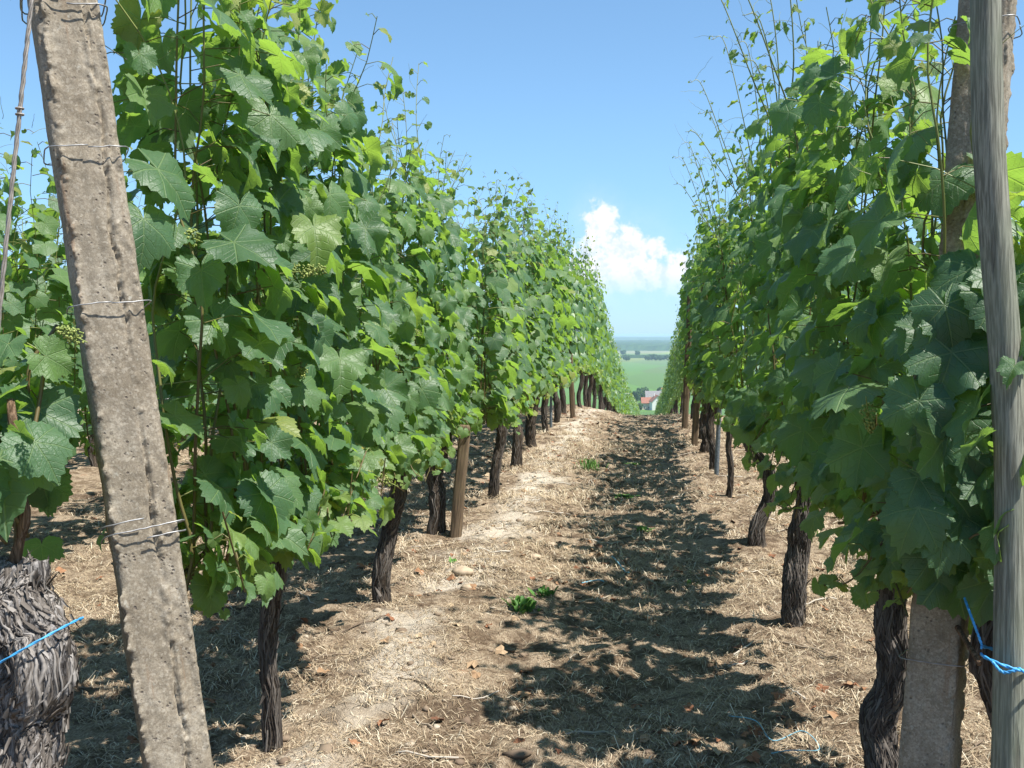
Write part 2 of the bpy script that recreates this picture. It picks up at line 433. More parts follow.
def tendril(mb, rng, p, d, L=.12, r=.0012):
    pts = [p]; d = unit(d)
    for i in range(7):
        d = unit(d + rng.uniform(-.35, .35, 3)); pts.append(pts[-1] + d * L / 7)
    V, T, _ = tube(np.array(pts), np.linspace(r, r * .5, 8), 3, False); mb.add(V, T, None, .8, 1)

def shoot_path(rng, y0, z0, top, lean=0.0, xs=.10, x0=0.0):
    n = 12; t = np.linspace(0, 1, n); wx = rng.choice([-1, 1])
    x = x0 + np.cumsum(rng.normal(0, .022, n)); x = x * (xs / max(xs, np.abs(x).max()))
    y = y0 + lean * t + np.cumsum(rng.normal(0, .016, n)); z = z0 + (top - z0) * t
    x = x + np.clip(t - .8, 0, 1) * rng.uniform(-.7, .7); y = y + np.clip(t - .78, 0, 1) * rng.uniform(-.9, .9)
    return smooth_path(np.stack([x, y, z], -1), 26)

def build_crown(seed, lod, top=2.25, nsh=13, half=.78, hw=.17, size=.135, z0=.62, separate=False, zlow=None, yc=0.0, tops=.16, skip=0.0, xs=.10, rej=None, lw=1.0):
    """returns crown MB and a list of separate shoot MBs"""
    rng = np.random.RandomState(seed); mb = MB(); shoots = []
    ys = np.linspace(-half, half, nsh) + rng.uniform(-.05, .05, nsh)
    for y0 in ys:
        whip = rng.rand() < .38; tt = top * rng.uniform(.86, 1.0) + (rng.uniform(.22, .62) if whip else abs(rng.normal(0, tops * .5)))
        P = shoot_path(rng, yc + y0, z0 + rng.uniform(-.05, .08), tt, rng.uniform(-.22, .22), xs)
        add_shoot_leaves(mb, rng, lod, P, top, 0, hw, size, skip=skip, rej=rej, tipl=.75 if whip else .42)
        rad = np.linspace(.0048, .0016, len(P))
        k = 5 if lod == 0 else 3
        V, T, _ = tube(P if lod == 0 else P[::3], rad if lod == 0 else rad[::3], k, False)
        tn = np.clip(.35 + .5 * (V[T[:, 0], 2] - z0) / (tt - z0) + rng.uniform(-.1, .1), 0, 1)
        if separate:
            sm = MB(); sm.add(V, T, None, tn, 0)
            for q in (.72, .83, .92):      # tendrils at the nodes near the tip
                i = int(q * (len(P) - 1)); m2 = rng.uniform(-1, 1, 3); m2[2] = rng.uniform(.2, 1.2)
                pts = [P[i]]; d = unit(m2)
                for _ in range(7): d = unit(d + rng.uniform(-.35, .35, 3)); pts.append(pts[-1] + d * .022)
                V, T, _ = tube(np.array(pts), np.linspace(.0012, .0006, 8), 3, False); sm.add(V, T, None, .85, 0)
            shoots.append(sm)
        else:
            mb.add(V, T, None, tn, 1)
            if lod == 1: tendril(mb, rng, P[-1], np.array([rng.uniform(-1, 1), rng.uniform(-1, 1), .8]), .14, .0016)
    # hanging low shoots with leaves round the cane
    for _ in range(int(nsh * .75)):
        y0 = yc + rng.uniform(-half, half); sx = rng.choice([-1, 1]); zb = (zlow if zlow else z0 - .12)
        P = smooth_path([[0, y0, z0], [sx * .10 * lw, y0 + rng.uniform(-.1, .1), z0 + .14], [sx * .19 * lw, y0 + rng.uniform(-.2, .2), z0 + .03],
                         [sx * .22 * lw, y0 + rng.uniform(-.25, .25), zb + rng.uniform(0, .08)]], 12)
        add_shoot_leaves(mb, rng, lod, P, top, 0, hw * .55, size * .95, skip=skip, rej=rej)
        if lod < 2 and not (rej is not None and (rej(P[-1]) or rej(P[5]))):
            V, T, _ = tube(P, .0025, 3, False); mb.add(V, T, None, .4, 1)
    return mb, shoots

def grape_cluster(rng, L=.07):
    mb = MB()
    ico_v, ico_t = ICO
    for i in range(130):
        f = rng.uniform(0, 1); w = (.015 * (1 - .65 * f) + .003) * math.sqrt(rng.rand()); a = rng.uniform(0, 6.28)
        p = np.array([math.cos(a) * w, math.sin(a) * w, -f * L]); r = rng.uniform(.0016, .0030)
        mb.add(ico_v * r + p, ico_t, None, rng.uniform(0, 1), 0)
    V, T, _ = tube(np.array([[0, 0, .03], [0, 0, 0], [0, 0, -L]]), [.0012, .0012, .0006], 4); mb.add(V, T, None, .3, 0)
    return mb
def icosphere(sub=1):
    import bmesh
    bm = bmesh.new(); bmesh.ops.create_icosphere(bm, subdivisions=sub, radius=1)
    v = np.array([x.co[:] for x in bm.verts]); t = np.array([[q.index for q in f.verts] for f in bm.faces]); bm.free()
    return v, t
ICO = icosphere(1); ICO2 = icosphere(2)

def gnarl(pts, r0, r1, seed, n=18, k=46, amp=.34, head=1.35, twist=2.0):
    """a knotty trunk: ribs that wind round, swellings, a thick head"""
    P = smooth_path(pts, k); rng = np.random.RandomState(seed)
    s = np.linspace(0, 1, k); rad = r0 + (r1 - r0) * s
    rad = rad * (1 + .25 * np.exp(-s / .06) + (head - 1) * np.exp(-((s - .96) / .10) ** 2)) * (1 + (.22 if n < 40 else .06) * fbm(s * 7, seed, 0, 3, seed) * 2)
    th = np.arange(n) / n * 2 * math.pi
    A = th[None, :] + twist * s[:, None]
    rel = 1 + amp * fbm(np.cos(A) * 2.2 + 7, np.sin(A) * 2.2 + seed, s[:, None] * (3.2 if n < 40 else 1.5), 4, seed) * 2
    if n > 40: rel = rel + .10 * np.abs(fbm(np.cos(A) * 9, np.sin(A) * 9, s[:, None] * 9, 3, seed + 2)) * 4 - .12
    P = P + np.stack([.25 * r0 * fbm(s * 6, 1, seed, 2, seed) * 2, .25 * r0 * fbm(s * 6, 9, seed, 2, seed + 5) * 2, 0 * s], -1)
    return P, rad, tube(P, rad, n, True, rel)
def slivers(mb, P, rad, rng, count, lmin=.015, lmax=.10, lift=.35, w=.006, tone=(.0, .8)):
    t, a, b = frames(P)
    for _ in range(count):
        i = rng.randint(1, len(P) - 2); th = rng.uniform(0, 6.28); d = math.cos(th) * a[i] + math.sin(th) * b[i]
        L = rng.uniform(lmin, lmax); ww = w * rng.uniform(.4, 1.2); tw = np.cross(t[i], d)
        sgn = 1 if rng.rand() < .5 else -1
        base = P[i] + d * rad[i] * rng.uniform(.85, 1.06); dirn = unit(t[i] * sgn + tw * rng.uniform(-.6, .6))
        out = rng.uniform(0, lift) * L
        m1 = base + dirn * L * .5 + d * out * .25; m2 = base + dirn * L + d * out + tw * rng.uniform(-.3, .3) * L
        V = np.array([base - tw * ww, base + tw * ww, m1 + tw * ww, m1 - tw * ww, m2 + tw * ww * .2, m2 - tw * ww * .2,
                      base - d * .004, m1 - d * .0035])
        T = [(0, 1, 2), (0, 2, 3), (3, 2, 4), (3, 4, 5), (0, 6, 7), (0, 7, 3), (1, 6, 7), (1, 7, 2), (3, 7, 5), (2, 7, 4)]
        mb.add(V, T, None, rng.uniform(*tone), 1)

def strips(mb, V, n, k, rng, count, kmin, kmax, w, h, tone):
    S = np.asarray(V)[:n * k].reshape(k, n, 3); C = S.mean(1, keepdims=True); N = S - C; N /= np.linalg.norm(N, axis=2, keepdims=True) + 1e-9
    step = np.linalg.norm(np.diff(S[:, 0], axis=0), axis=1).mean()
    for _ in range(count):
        m_ = rng.randint(kmin, kmax); i0 = rng.randint(0, k - m_ - 1); j = rng.uniform(0, n); dj = rng.normal(.05, .09) * n / 40; m_ += 1
        ii = i0 + np.arange(m_); jj = j + dj * np.arange(m_) + .5 * np.sin(np.arange(m_) * .9 + j); f = np.linspace(0, 1, m_)
        a = np.floor(jj).astype(int); fr = (jj - a)[:, None]
        p = S[ii, a % n] * (1 - fr) + S[ii, (a + 1) % n] * fr; nn = N[ii, a % n]
        tan = S[ii, (a + 1) % n] - S[ii, a % n]; tan /= np.linalg.norm(tan, axis=1)[:, None] + 1e-9
        hh = h * (.25 + rng.uniform(0, 1) * f ** 2 * 2.2 + rng.uniform(-.1, .3)); ww = w * rng.uniform(.5, 1.5) * np.clip(np.sin(math.pi * (.08 + .84 * f)), .15, 1)
        c_ = p + nn * hh[:, None]; tilt = rng.uniform(-.5, .5) * ww[:, None]
        L_ = c_ - tan * ww[:, None] - nn * tilt; R_ = c_ + tan * ww[:, None] + nn * tilt; D_ = p - nn * .003
        Vs = np.stack([L_, R_, D_], 1).reshape(-1, 3); o = np.arange(m_ - 1)[:, None] * 3
        T = np.concatenate([o + [0, 1, 4], o + [0, 4, 3], o + [0, 3, 5], o + [0, 5, 2], o + [1, 2, 5], o + [1, 5, 4]])
        mb.add(Vs, T, None, rng.uniform(*tone), 1)

def build_trunk(pts, r0, r1, seed, mat, sl=0, amp=.34, n=18, k=46, head=1.25, slw=.006, tone=(0, .5), lmax=.10, lift=.35):
    mb = MB(); P, rad, (V, T, uv) = gnarl(pts, r0, r1, seed, n, k, amp, head); mb.add(V, T, uv, .5, 0)
    if sl:
        rs = np.random.RandomState(seed); big = n > 40
        strips(mb, V, n, k, rs, sl * (1 if big else 5), 4, 24 if big else 12, .0048 if big else .0028, .0020 if big else .003, tone)
        slivers(mb, P, rad, rs, sl // (2 if big else 3), w=slw, tone=tone, lmax=lmax * .7, lift=lift)
    return mb, [mat, M_SLIV]
def build_cane(head, y1, seed, r=.009, z=.66):
    rng = np.random.RandomState(seed); h = np.array(head); sg = 1 if y1 > 0 else -1
    P = smooth_path([h - [0, 0, .03], h + [0, sg * .10, .07], [0, h[1] + (y1 - h[1]) * .5, z + .05], [0, y1, z - .03]], 18)
    mb = MB(); V, T, uv = tube(P, np.linspace(r * 1.3, r * .6, 18) * (1 + .12 * np.sin(np.arange(18) * 2.3)), 7); mb.add(V, T, uv, .2, 0)
    return mb

ORD = ['zeroth', 'first', 'second', 'third', 'fourth', 'fifth', 'sixth', 'seventh', 'eighth', 'ninth', 'tenth', 'eleventh', 'twelfth',
       'thirteenth', 'fourteenth', 'fifteenth', 'sixteenth']

# ------------------------------------------------------------------ ground (one sheet to the horizon)
def axis(cores, far, n):
    a = np.geomspace(1, far, n)
    return a
xs = np.concatenate([-np.geomspace(6, 45000, 42)[::-1], np.linspace(-6, -3, 50)[1:], np.linspace(-3, 2.2, 190)[1:], np.linspace(2.2, 5, 45)[1:-1], np.geomspace(5, 45000, 42)])
ys = np.concatenate([-np.geomspace(2, 45000, 26)[::-1], np.linspace(-2, 1.2, 16)[1:], np.linspace(1.2, 6, 230)[1:], np.linspace(6, 14, 170)[1:], np.linspace(14, 30, 110)[1:], np.geomspace(30, 900, 90)[1:], np.geomspace(900, 45000, 60)[1:]])
X, Y = np.meshgrid(xs, ys, indexing='ij'); Z = hz(X, Y)
g = MB(); ni, nj = X.shape
idx = (np.arange(ni - 1)[:, None] * nj + np.arange(nj - 1)[None, :]).ravel()
T = np.concatenate([np.stack([idx, idx + nj, idx + nj + 1], -1), np.stack([idx, idx + nj + 1, idx + 1], -1)])
g.add(np.stack([X, Y, Z], -1).reshape(-1, 3), T)

m, nt, out = newmat('ground_soil_and_fields')
ge = nt.n('ShaderNodeNewGeometry'); pos = ge.outputs['Position']; sp = nt.n('ShaderNodeSeparateXYZ'); nt.lk(pos, sp.inputs[0])
px, py = sp.outputs[0], sp.outputs[1]
n1 = nt.noise(pos, 2.3, 5, .6); n2 = nt.noise(pos, 11, 5, .65); n3 = nt.noise(pos, 60, 5, .7); n4 = nt.noise(nt.mapping(pos, (1, .35, 1)), 190, 4, .7)
soil = nt.ramp(n3, [(.30, (.085, .055, .036)), (.5, (.17, .12, .078)), (.70, (.31, .235, .16))])
straw = nt.ramp(n4, [(.30, (.13, .088, .058)), (.5, (.33, .25, .172)), (.70, (.55, .46, .34))])
c = nt.mix(nt.ss(nt.m('ADD', n2, nt.m('MULTIPLY', nt.m('SUBTRACT', n1, .5), .8)), .40, .58), nt.mix(nt.ss(nt.noise(pos, 3.1, 3), .45, .62, 0, .45), soil, (.075, .05, .036, 1)), straw)
# bare pale sandy patches along the left bank
bx = nt.m('SUBTRACT', 1.0, nt.m('MULTIPLY', nt.m('ABSOLUTE', nt.m('ADD', px, .95)), 2.6))
pale = nt.ss(nt.m('ADD', nt.m('MULTIPLY', bx, .35), nt.noise(pos, 1.6, 4, .6)), .64, .86, 0, .8)
c = nt.mix(pale, c, nt.mix(n3, (.44, .36, .27, 1), (.74, .68, .58, 1)))
red = nt.ss(nt.noise(pos, 5.5, 4, .65), .63, .72, 0, .55)
c = nt.mix(red, c, (.30, .135, .07, 1))
# fields of the plain, in strips whose edges wander a little
yy = nt.m('ADD', py, nt.m('ADD', nt.m('MULTIPLY', px, .12), nt.m('MULTIPLY', nt.m('SUBTRACT', nt.noise(pos, .0009, 2), .5), 500)))
strip = nt.m('DIVIDE', yy, 6000)
fld = nt.ramp(strip, [(0.0, (.075, .15, .04)), (.18, (.085, .17, .045)), (.30, (.10, .19, .055)), (.36, (.12, .20, .07)), (.43, (.19, .25, .10)),
                      (.50, (.10, .17, .06)), (.54, (.22, .26, .12)), (.61, (.20, .25, .12)), (1.0, (.10, .15, .08))])
patch = nt.n('ShaderNodeTexVoronoi', feature='F1'); nt.lk(nt.mapping(pos, (1, .45, 1)), patch.inputs['Vector']); patch.inputs['Scale'].default_value = .004
fld = nt.mix(.28, fld, nt.mix(1.0, fld, patch.outputs['Color'], 'MULTIPLY'))
vrow = nt.n('ShaderNodeTexWave', wave_type='BANDS', bands_direction='X'); nt.lk(pos, vrow.inputs['Vector']); vrow.inputs['Scale'].default_value = .16; vrow.inputs['Distortion'].default_value = .5
fld = nt.mix(nt.m('MULTIPLY', vrow.outputs[1], nt.ss(py, 1400, 1900, .22, 0)), fld, (.13, .15, .07, 1))
c = nt.mix(nt.ss(nt.m('ADD', py, nt.m('MULTIPLY', n1, 20)), 120, 170), c, fld)
hh = nt.m('ADD', nt.m('ADD', n3, nt.m('MULTIPLY', n4, .6)), nt.m('MULTIPLY', n2, .8))
b = pbsdf(nt, out, c, .95, nt.bump(hh, 1.0, .02), .12)
ground = tag(g.build('ground', m), kind='structure')

# ------------------------------------------------------------------ ground litter
rng = np.random.RandomState(4)
def scatter(n, y0, y1, x0, x1, power=1.0):
    u = rng.rand(n) ** power; y = y0 + (y1 - y0) * u; x = rng.uniform(x0, x1, n); return x, y
def blades(n, y0, y1, lmin, lmax, w, power, x0=-4.2, x1=2.6, up=.35):
    x, y = scatter(n, y0, y1, x0, x1, power)
    dens = fbm(x * 3.5, y * 3.5, 0, 3, 33) * 1.5 + .10 * np.exp(-((x + .2) / .8) ** 2)
    k = dens + rng.uniform(-.25, .25, n) > -.03; x, y = x[k], y[k]; n = len(x)
    z = hz(x, y); a = rng.uniform(0, 6.28, n); L = rng.uniform(lmin, lmax, n); rise = rng.uniform(0, up, n) * L
    W_ = w * rng.uniform(.6, 1.4, n)
    d = np.stack([np.cos(a), np.sin(a), np.zeros(n)], -1); s = np.stack([-np.sin(a), np.cos(a), rng.uniform(-.6, .6, n)], -1) * W_[:, None]
    base = np.stack([x, y, z + .002], -1)
    bend = rng.uniform(-.35, .35, n)[:, None] * L[:, None] * np.stack([-np.sin(a), np.cos(a), np.zeros(n)], -1)
    m1 = base + d * L[:, None] * .5; m1[:, 2] = hz(m1[:, 0], m1[:, 1]) + .004 + rise
    e = base + d * L[:, None] + bend; e[:, 2] = hz(e[:, 0], e[:, 1]) + .003 + rise * rng.uniform(.2, 1.6, n)
    V = np.stack([base - s, base + s, m1 + s, m1 - s, e], 1).reshape(-1, 3)
    o = np.arange(n)[:, None] * 5
    T = np.concatenate([o + [0, 1, 2], o + [0, 2, 3], o + [3, 2, 4]])
    tone = np.clip(rng.normal(.5, .25, n), 0, 1)
    return V, T, np.tile(tone, 3)
st = MB()
for args in [(150000, 1.6, 5.8, .010, .050, .0009, 1.0, -3.2, 1.7), (70000, 5, 10, .02, .08, .0015, 1.1, -4.5, 2.3), (36000, 9, 18, .03, .10, .0025, 1.1, -5, 2.6)]:
    V, T, tn = blades(*args[:7], x0=args[7], x1=args[8]); st.add(V, T, None, tn)
rt = np.random.RandomState(88)
nt_ = 5200; ty = 1.7 + 11 * rt.rand(nt_) ** 1.15; tx = rt.uniform(-3.2, 1.8, nt_); keep = fbm(tx * 1.9, ty * 1.9, 4, 3, 44) > .0; tx, ty = tx[keep], ty[keep]
nb = 12; bx_ = np.repeat(tx, nb) + rt.normal(0, .018, len(tx) * nb); by_ = np.repeat(ty, nb) + rt.normal(0, .018, len(tx) * nb); n_ = len(bx_)
a = np.repeat(rt.uniform(0, 6.28, len(tx)), nb) + rt.normal(0, .9, n_); L = rt.uniform(.02, .06, n_) * (1 + by_ * .04); z_ = hz(bx_, by_)
d_ = np.stack([np.cos(a), np.sin(a), rt.uniform(.15, 1.1, n_)], -1); s_ = np.stack([-np.sin(a), np.cos(a), 0 * a], -1) * (.0008 + .00016 * by_)[:, None]
b_ = np.stack([bx_, by_, z_], -1); m1 = b_ + d_ * L[:, None] * .6; e_ = m1 + d_ * [1, 1, -.5] * L[:, None] * .55
V = np.stack([b_ - s_, b_ + s_, m1 + s_, m1 - s_, e_], 1).reshape(-1, 3); o = np.arange(n_)[:, None] * 5
st.add(V, np.concatenate([o + [0, 1, 2], o + [0, 2, 3], o + [3, 2, 4]]), None, np.tile(np.clip(rt.normal(.6, .25, n_), 0, 1), 3))
M_STRAW = tone_material('dry_straw', [(0, (.12, .083, .06)), (.35, (.29, .215, .14)), (.7, (.49, .40, .275)), (1, (.66, .59, .46))], .85, .15, .15)
tag(st.build('dry_grass', M_STRAW, smooth=False), 'dry cut straw and grass strewn over the path', 'dry grass', kind='stuff')

lv = MB()
def litter(x, y, s, tn):
    tp, T, uv = TPL[1][rng.randint(8)]
    a = rng.uniform(0, 6.28); n_ = unit(np.array([rng.uniform(-.5, .5), rng.uniform(-.5, .5), 1])); t_ = np.array([math.cos(a), math.sin(a), 0])
    t_ = unit(t_ - n_ * np.dot(t_, n_)); s_ = np.cross(t_, n_); q = tp.copy(); q[:, 2] *= 1.6
    lv.add(q @ np.stack([s_, t_, n_], 0) * s + [x, y, H1(x, y) + .3 * s], T, uv, tn)
for cx, cy, n_, sd in [(.16, 3.05, 26, .16), (-.1, 5.2, 22, .25), (-.25, 5.0, 14, .2), (.55, 3.7, 14, .3), (-.2, 6.1, 16, .4), (-.5, 9.7, 16, .3), (-.9, 15, 26, .5), (-1.0, 4.9, 12, .3), (.2, 8, 18, .4), (.9, 5.5, 16, .4)]:
    for _ in range(n_): litter(cx + rng.normal(0, sd), cy + rng.normal(0, sd), rng.uniform(.025, .06), rng.uniform(0, 1))
for _ in range(900):
    y_ = rng.uniform(1.8, 16); litter(rng.uniform(-4, 2.4), y_, rng.uniform(.02, .05) * (1 + y_ * .03), rng.uniform(0, 1))
M_LIT = tone_material('fallen_leaf', [(0, (.11, .05, .03)), (.4, (.25, .115, .06)), (.7, (.26, .16, .09)), (1, (.38, .29, .19))], .8, .2)
tag(lv.build('leaf_litter', M_LIT, smooth=False), 'small russet fallen leaves scattered on the path', 'leaf litter', kind='stuff')

pb = MB()
for _ in range(1500):
    y_ = 1.7 + 12 * rng.rand() ** 1.3; x_ = rng.uniform(-3.2, 1.8) if rng.rand() < .5 else rng.normal(-.85, .35); r_ = abs(rng.normal(.002, .006)) + .003; tn_ = rng.uniform(0, 1); r_ *= 1 + .9 * (tn_ < .3) * rng.rand()
    V = ICO[0] * (1 + .45 * rng.uniform(-1, 1, (len(ICO[0]), 1))) * [r_ * rng.uniform(.8, 1.5), r_, r_ * .6]
    pb.add(V + [x_, y_, H1(x_, y_) + .1 * r_], ICO[1], None, tn_)
M_PEB = tone_material('pebble', [(0, (.14, .10, .07)), (.7, (.27, .21, .15)), (1, (.44, .38, .30))], .85, .25)
tag(pb.build('gravel', M_PEB), 'small pale pebbles and soil crumbs along the path', 'gravel', kind='stuff')

tw = MB()
for _ in range(430):
    y_ = rng.uniform(1.8, 13); x_ = rng.uniform(-3.2, 1.8); a = rng.uniform(0, 6.28); L = rng.uniform(.05, .26); k = 6
    t_ = np.linspace(0, L, k); xx = x_ + np.cos(a) * t_ + rng.normal(0, .006, k); yy_ = y_ + np.sin(a) * t_ + rng.normal(0, .006, k)
    P = np.stack([xx, yy_, hz(xx, yy_) + .008], -1); V, T, _ = tube(P, rng.uniform(.0018, .0045), 5); tw.add(V, T, None, rng.uniform(0, 1))
M_TWIG = tone_material('dead_twig', [(0, (.10, .07, .05)), (.5, (.24, .19, .14)), (1, (.52, .48, .42))], .85, .2)
tag(tw.build('twig_litter', M_TWIG), 'broken dead vine prunings lying on the soil', 'twigs', kind='stuff')

# ------------------------------------------------------------------ vines
def add_vine(name, x, y, label, group, crown_me, trunk, shoots=(), clusters=0, rz=0.0, seed=0, canes=None, sz=1.0, sx=1.0, cpos=None, gsize=.07):
    z = H1(x, y)
    e = empty(name, (x, y, z - .01), rz); e.scale = (sx, 1, sz); tag(e, label, 'grapevine', group)
    link('trunk', trunk, e)
    for c_ in (canes or []): link('cane', c_, e)
    link('crown', crown_me, e)
    for s_ in shoots: link('shoot', s_, e)
    r2 = np.random.RandomState(seed + 7)
    for k in range(clusters):
        o = link('grape_cluster', CLUS[k % 3], e)
        o.location = (r2.choice([-1, 1]) * r2.uniform(.12, .24), r2.uniform(-.6, .6), r2.uniform(.75, 1.35)); o.rotation_euler = (r2.uniform(-1.9, 1.9), r2.uniform(-1.9, 1.9), 0)
        if cpos and k < len(cpos): o.location = cpos[k]; o.rotation_euler = (.4, 1.9 - k * 3.6 if k < 2 else -2.2, 0); o.scale = (1.4, 1.4, 1.4) if len(cpos) > 1 else (.9, .9, .9)
    return e
CLUS = [grape_cluster(np.random.RandomState(50 + k), .06 + .015 * k).mesh('grape_cluster', M_GRAPE) for k in range(3)]
LM = [M_LEAF, M_SHOOT]

# name of look, x, y, trunk path (local, x y z), radii, top, label
LEFT = [
 (-1.12, 2.84, [(0, 0, -.05), (.0, .0, .18), (-.015, .02, .36), (.02, 0, .52), (.0, .0, .66)], .027, .023, M_BARK, 70, 2.28, 'grapevine on thin dark wavy trunk just beyond the leaning concrete post'),
 (-1.20, 4.41, [(0, 0, -.05), (-.01, .0, .14), (.03, .02, .34), (.07, 0, .50), (.07, .02, .66)], .040, .032, M_BARK, 60, 2.30, 'grapevine with a stout dark trunk bent right, second beyond concrete post'),
 (-1.30, 6.02, [(0, 0, -.05), (.01, .0, .2), (-.01, .02, .36), (.04, 0, .54), (.03, .02, .66)], .052, .042, M_BARK, 50, 2.34, 'grapevine whose thick dark trunk stands against a short brown wooden stake'),
 (-1.18, 7.53, [(0, 0, -.05), (.02, .0, .2), (.05, .02, .4), (.07, 0, .56), (.06, .02, .66)], .038, .03, M_BARK, 30, 2.36, 'grapevine with slim dark trunk leaning right, next after the short brown stake'),
 (-1.25, 9.25, [(0, 0, -.05), (.03, .0, .25), (.02, .02, .45), (.05, 0, .66)], .045, .036, M_BARK, 20, 2.38, None),
 (-1.26, 10.85, [(0, 0, -.05), (-.03, .0, .25), (.02, .02, .45), (.03, 0, .66)], .055, .045, M_BARK, 20, 2.42, None),
]
CPOS = {0: [(0.065, -0.598, 1.474), (0.184, -0.333, 1.41)], 1: [(0.192, -0.586, 0.657), (0.146, -1.001, 1.577)]}
for i, (x, y, tp, r0, r1, mat, sl, top, label) in enumerate(LEFT):
    top -= .20 if 0 < i < 4 else (-.08 if i == 0 else .10)
    lod = 0 if y < 7 else 1
    cr, sh = build_crown(20 + i, lod, top, 19 if i == 0 else 15, .78, .19, .152 if i < 3 else .15, separate=i < 4, yc=(.0 if i else .02), zlow=.56 if i else .80, tops=.27, rej=(lambda q: ((q[0] - 1.12) * .99 + (q[1] + 2.84) * .136) / ((q[1] + 2.84) * .99 - (q[0] - 1.12) * .136) < -.372) if i == 0 else None)
    trm, mm = build_trunk(tp, r0, r1, 60 + i, mat, sl)
    canes = [build_cane(tp[-1], s_ * .72, 80 + i).mesh('cane', M_CANE) for s_ in (-1, 1)]
    add_vine('grapevine', x, y, label or 'grapevine %s from the concrete post in the row left of the path' % ORD[i + 1], 'vines in the row left of the path',
             cr.mesh('crown', LM), trm.mesh('trunk', mm), [s_.mesh('shoot', M_SHOOT) for s_ in sh], 5 if i < 3 else 3, seed=i, canes=canes, cpos=CPOS.get(i))

RIGHT = [
 (.63, 2.72, [(0, 0, -.05), (-.01, .0, .10), (-.02, .02, .24), (.015, 0, .36), (.0, .0, .52), (.03, 0, .72)], .042, .038, M_BARKM, 260, 2.22, 'grapevine with a thick knotted shaggy trunk beside the foot of the right concrete post'),
 (.61, 4.29, [(0, 0, -.05), (.0, .0, .14), (.01, .02, .34), (.04, 0, .50), (.04, .02, .66)], .045, .037, M_BARKM, 120, 2.26, 'grapevine with a straight rough grey-brown trunk, second from the right concrete post'),
 (.66, 6.05, [(0, 0, -.05), (-.03, .0, .10), (.05, .02, .30), (.04, 0, .44), (-.05, .02, .58), (-.07, 0, .68)], .045, .036, M_BARK, 70, 2.28, 'grapevine with a crooked dark trunk bulging at its foot, right of the path'),
 (.60, 7.75, [(0, 0, -.05), (.02, .0, .2), (.0, .02, .4), (.03, 0, .66)], .024, .02, M_BARK, 20, 2.3, 'grapevine on a slender trunk just before the thin leaning metal post'),
 (.57, 9.3, [(0, 0, -.05), (.02, .0, .2), (-.02, .02, .4), (.03, 0, .66)], .038, .03, M_BARK, 20, 2.3, None),
 (.57, 10.6, [(0, 0, -.05), (.02, .0, .2), (.03, .02, .4), (.0, 0, .66)], .05, .04, M_BARK, 20, 2.3, None),
]
for i, (x, y, tp, r0, r1, mat, sl, top, label) in enumerate(RIGHT):
    top -= .10
    lod = 0 if y < 7 else 1
    cr, sh = build_crown(120 + i, lod, top, 16, .66 if i == 0 else .80, .19 if i == 0 else .13, .150, separate=i < 4, yc=.08 if i == 0 else 0, z0=.70, zlow=.66 if i == 0 else .60, lw=1 if i == 0 else .6, tops=.28, skip=.33 if i else 0, rej=(lambda q: q[1] < -.56) if i == 0 else None)
    if i in (1, 2, 3):
        rw = np.random.RandomState(900 + i)
        for k in range(6):
            y0 = rw.uniform(-.6, .6); hx = -rw.uniform(.12, .42); ht = rw.uniform(2.35, 2.8)
            P = smooth_path([(-.03, y0, 1.5), (-.08, y0 + .03, 1.95), (hx * .6, y0 - .05, (ht + 1.95) / 2), (hx, y0 - .12, ht), (hx - .07, y0 - .14, ht + .015)], 24)
            add_shoot_leaves(cr, rw, 0, P, 2.2, 0, .10, .10, tipl=.8)
            m_ = MB(); V, T, _ = tube(P, np.linspace(.0042, .0015, 24), 5); m_.add(V, T, None, np.clip(.3 + .6 * (V[T[:, 0], 2] - 1.5), 0, 1))
            for q in (12, 16, 20):
                dd = unit(np.array([rw.uniform(-1, .3), rw.uniform(-1, 1), .6])); pts = [P[q]]
                for _ in range(7): dd = unit(dd + rw.uniform(-.35, .35, 3)); pts.append(pts[-1] + dd * .024)
                V, T, _ = tube(np.array(pts), np.linspace(.0013, .0006, 8), 3, False); m_.add(V, T, None, .8)
            sh.append(m_)
    trm, mm = build_trunk(tp, r0, r1, 160 + i, mat, sl, amp=.4 if i == 0 else .34)
    canes = [build_cane(tp[-1], s_ * .72, 180 + i).mesh('cane', M_CANE) for s_ in (-1, 1)]
    add_vine('grapevine', x, y, label or 'grapevine %s from the concrete post in the row right of the path' % ORD[i + 1], 'vines in the row right of the path',
             cr.mesh('crown', LM), trm.mesh('trunk', mm), [s_.mesh('shoot', M_SHOOT) for s_ in sh], 3, seed=30 + i, canes=canes)

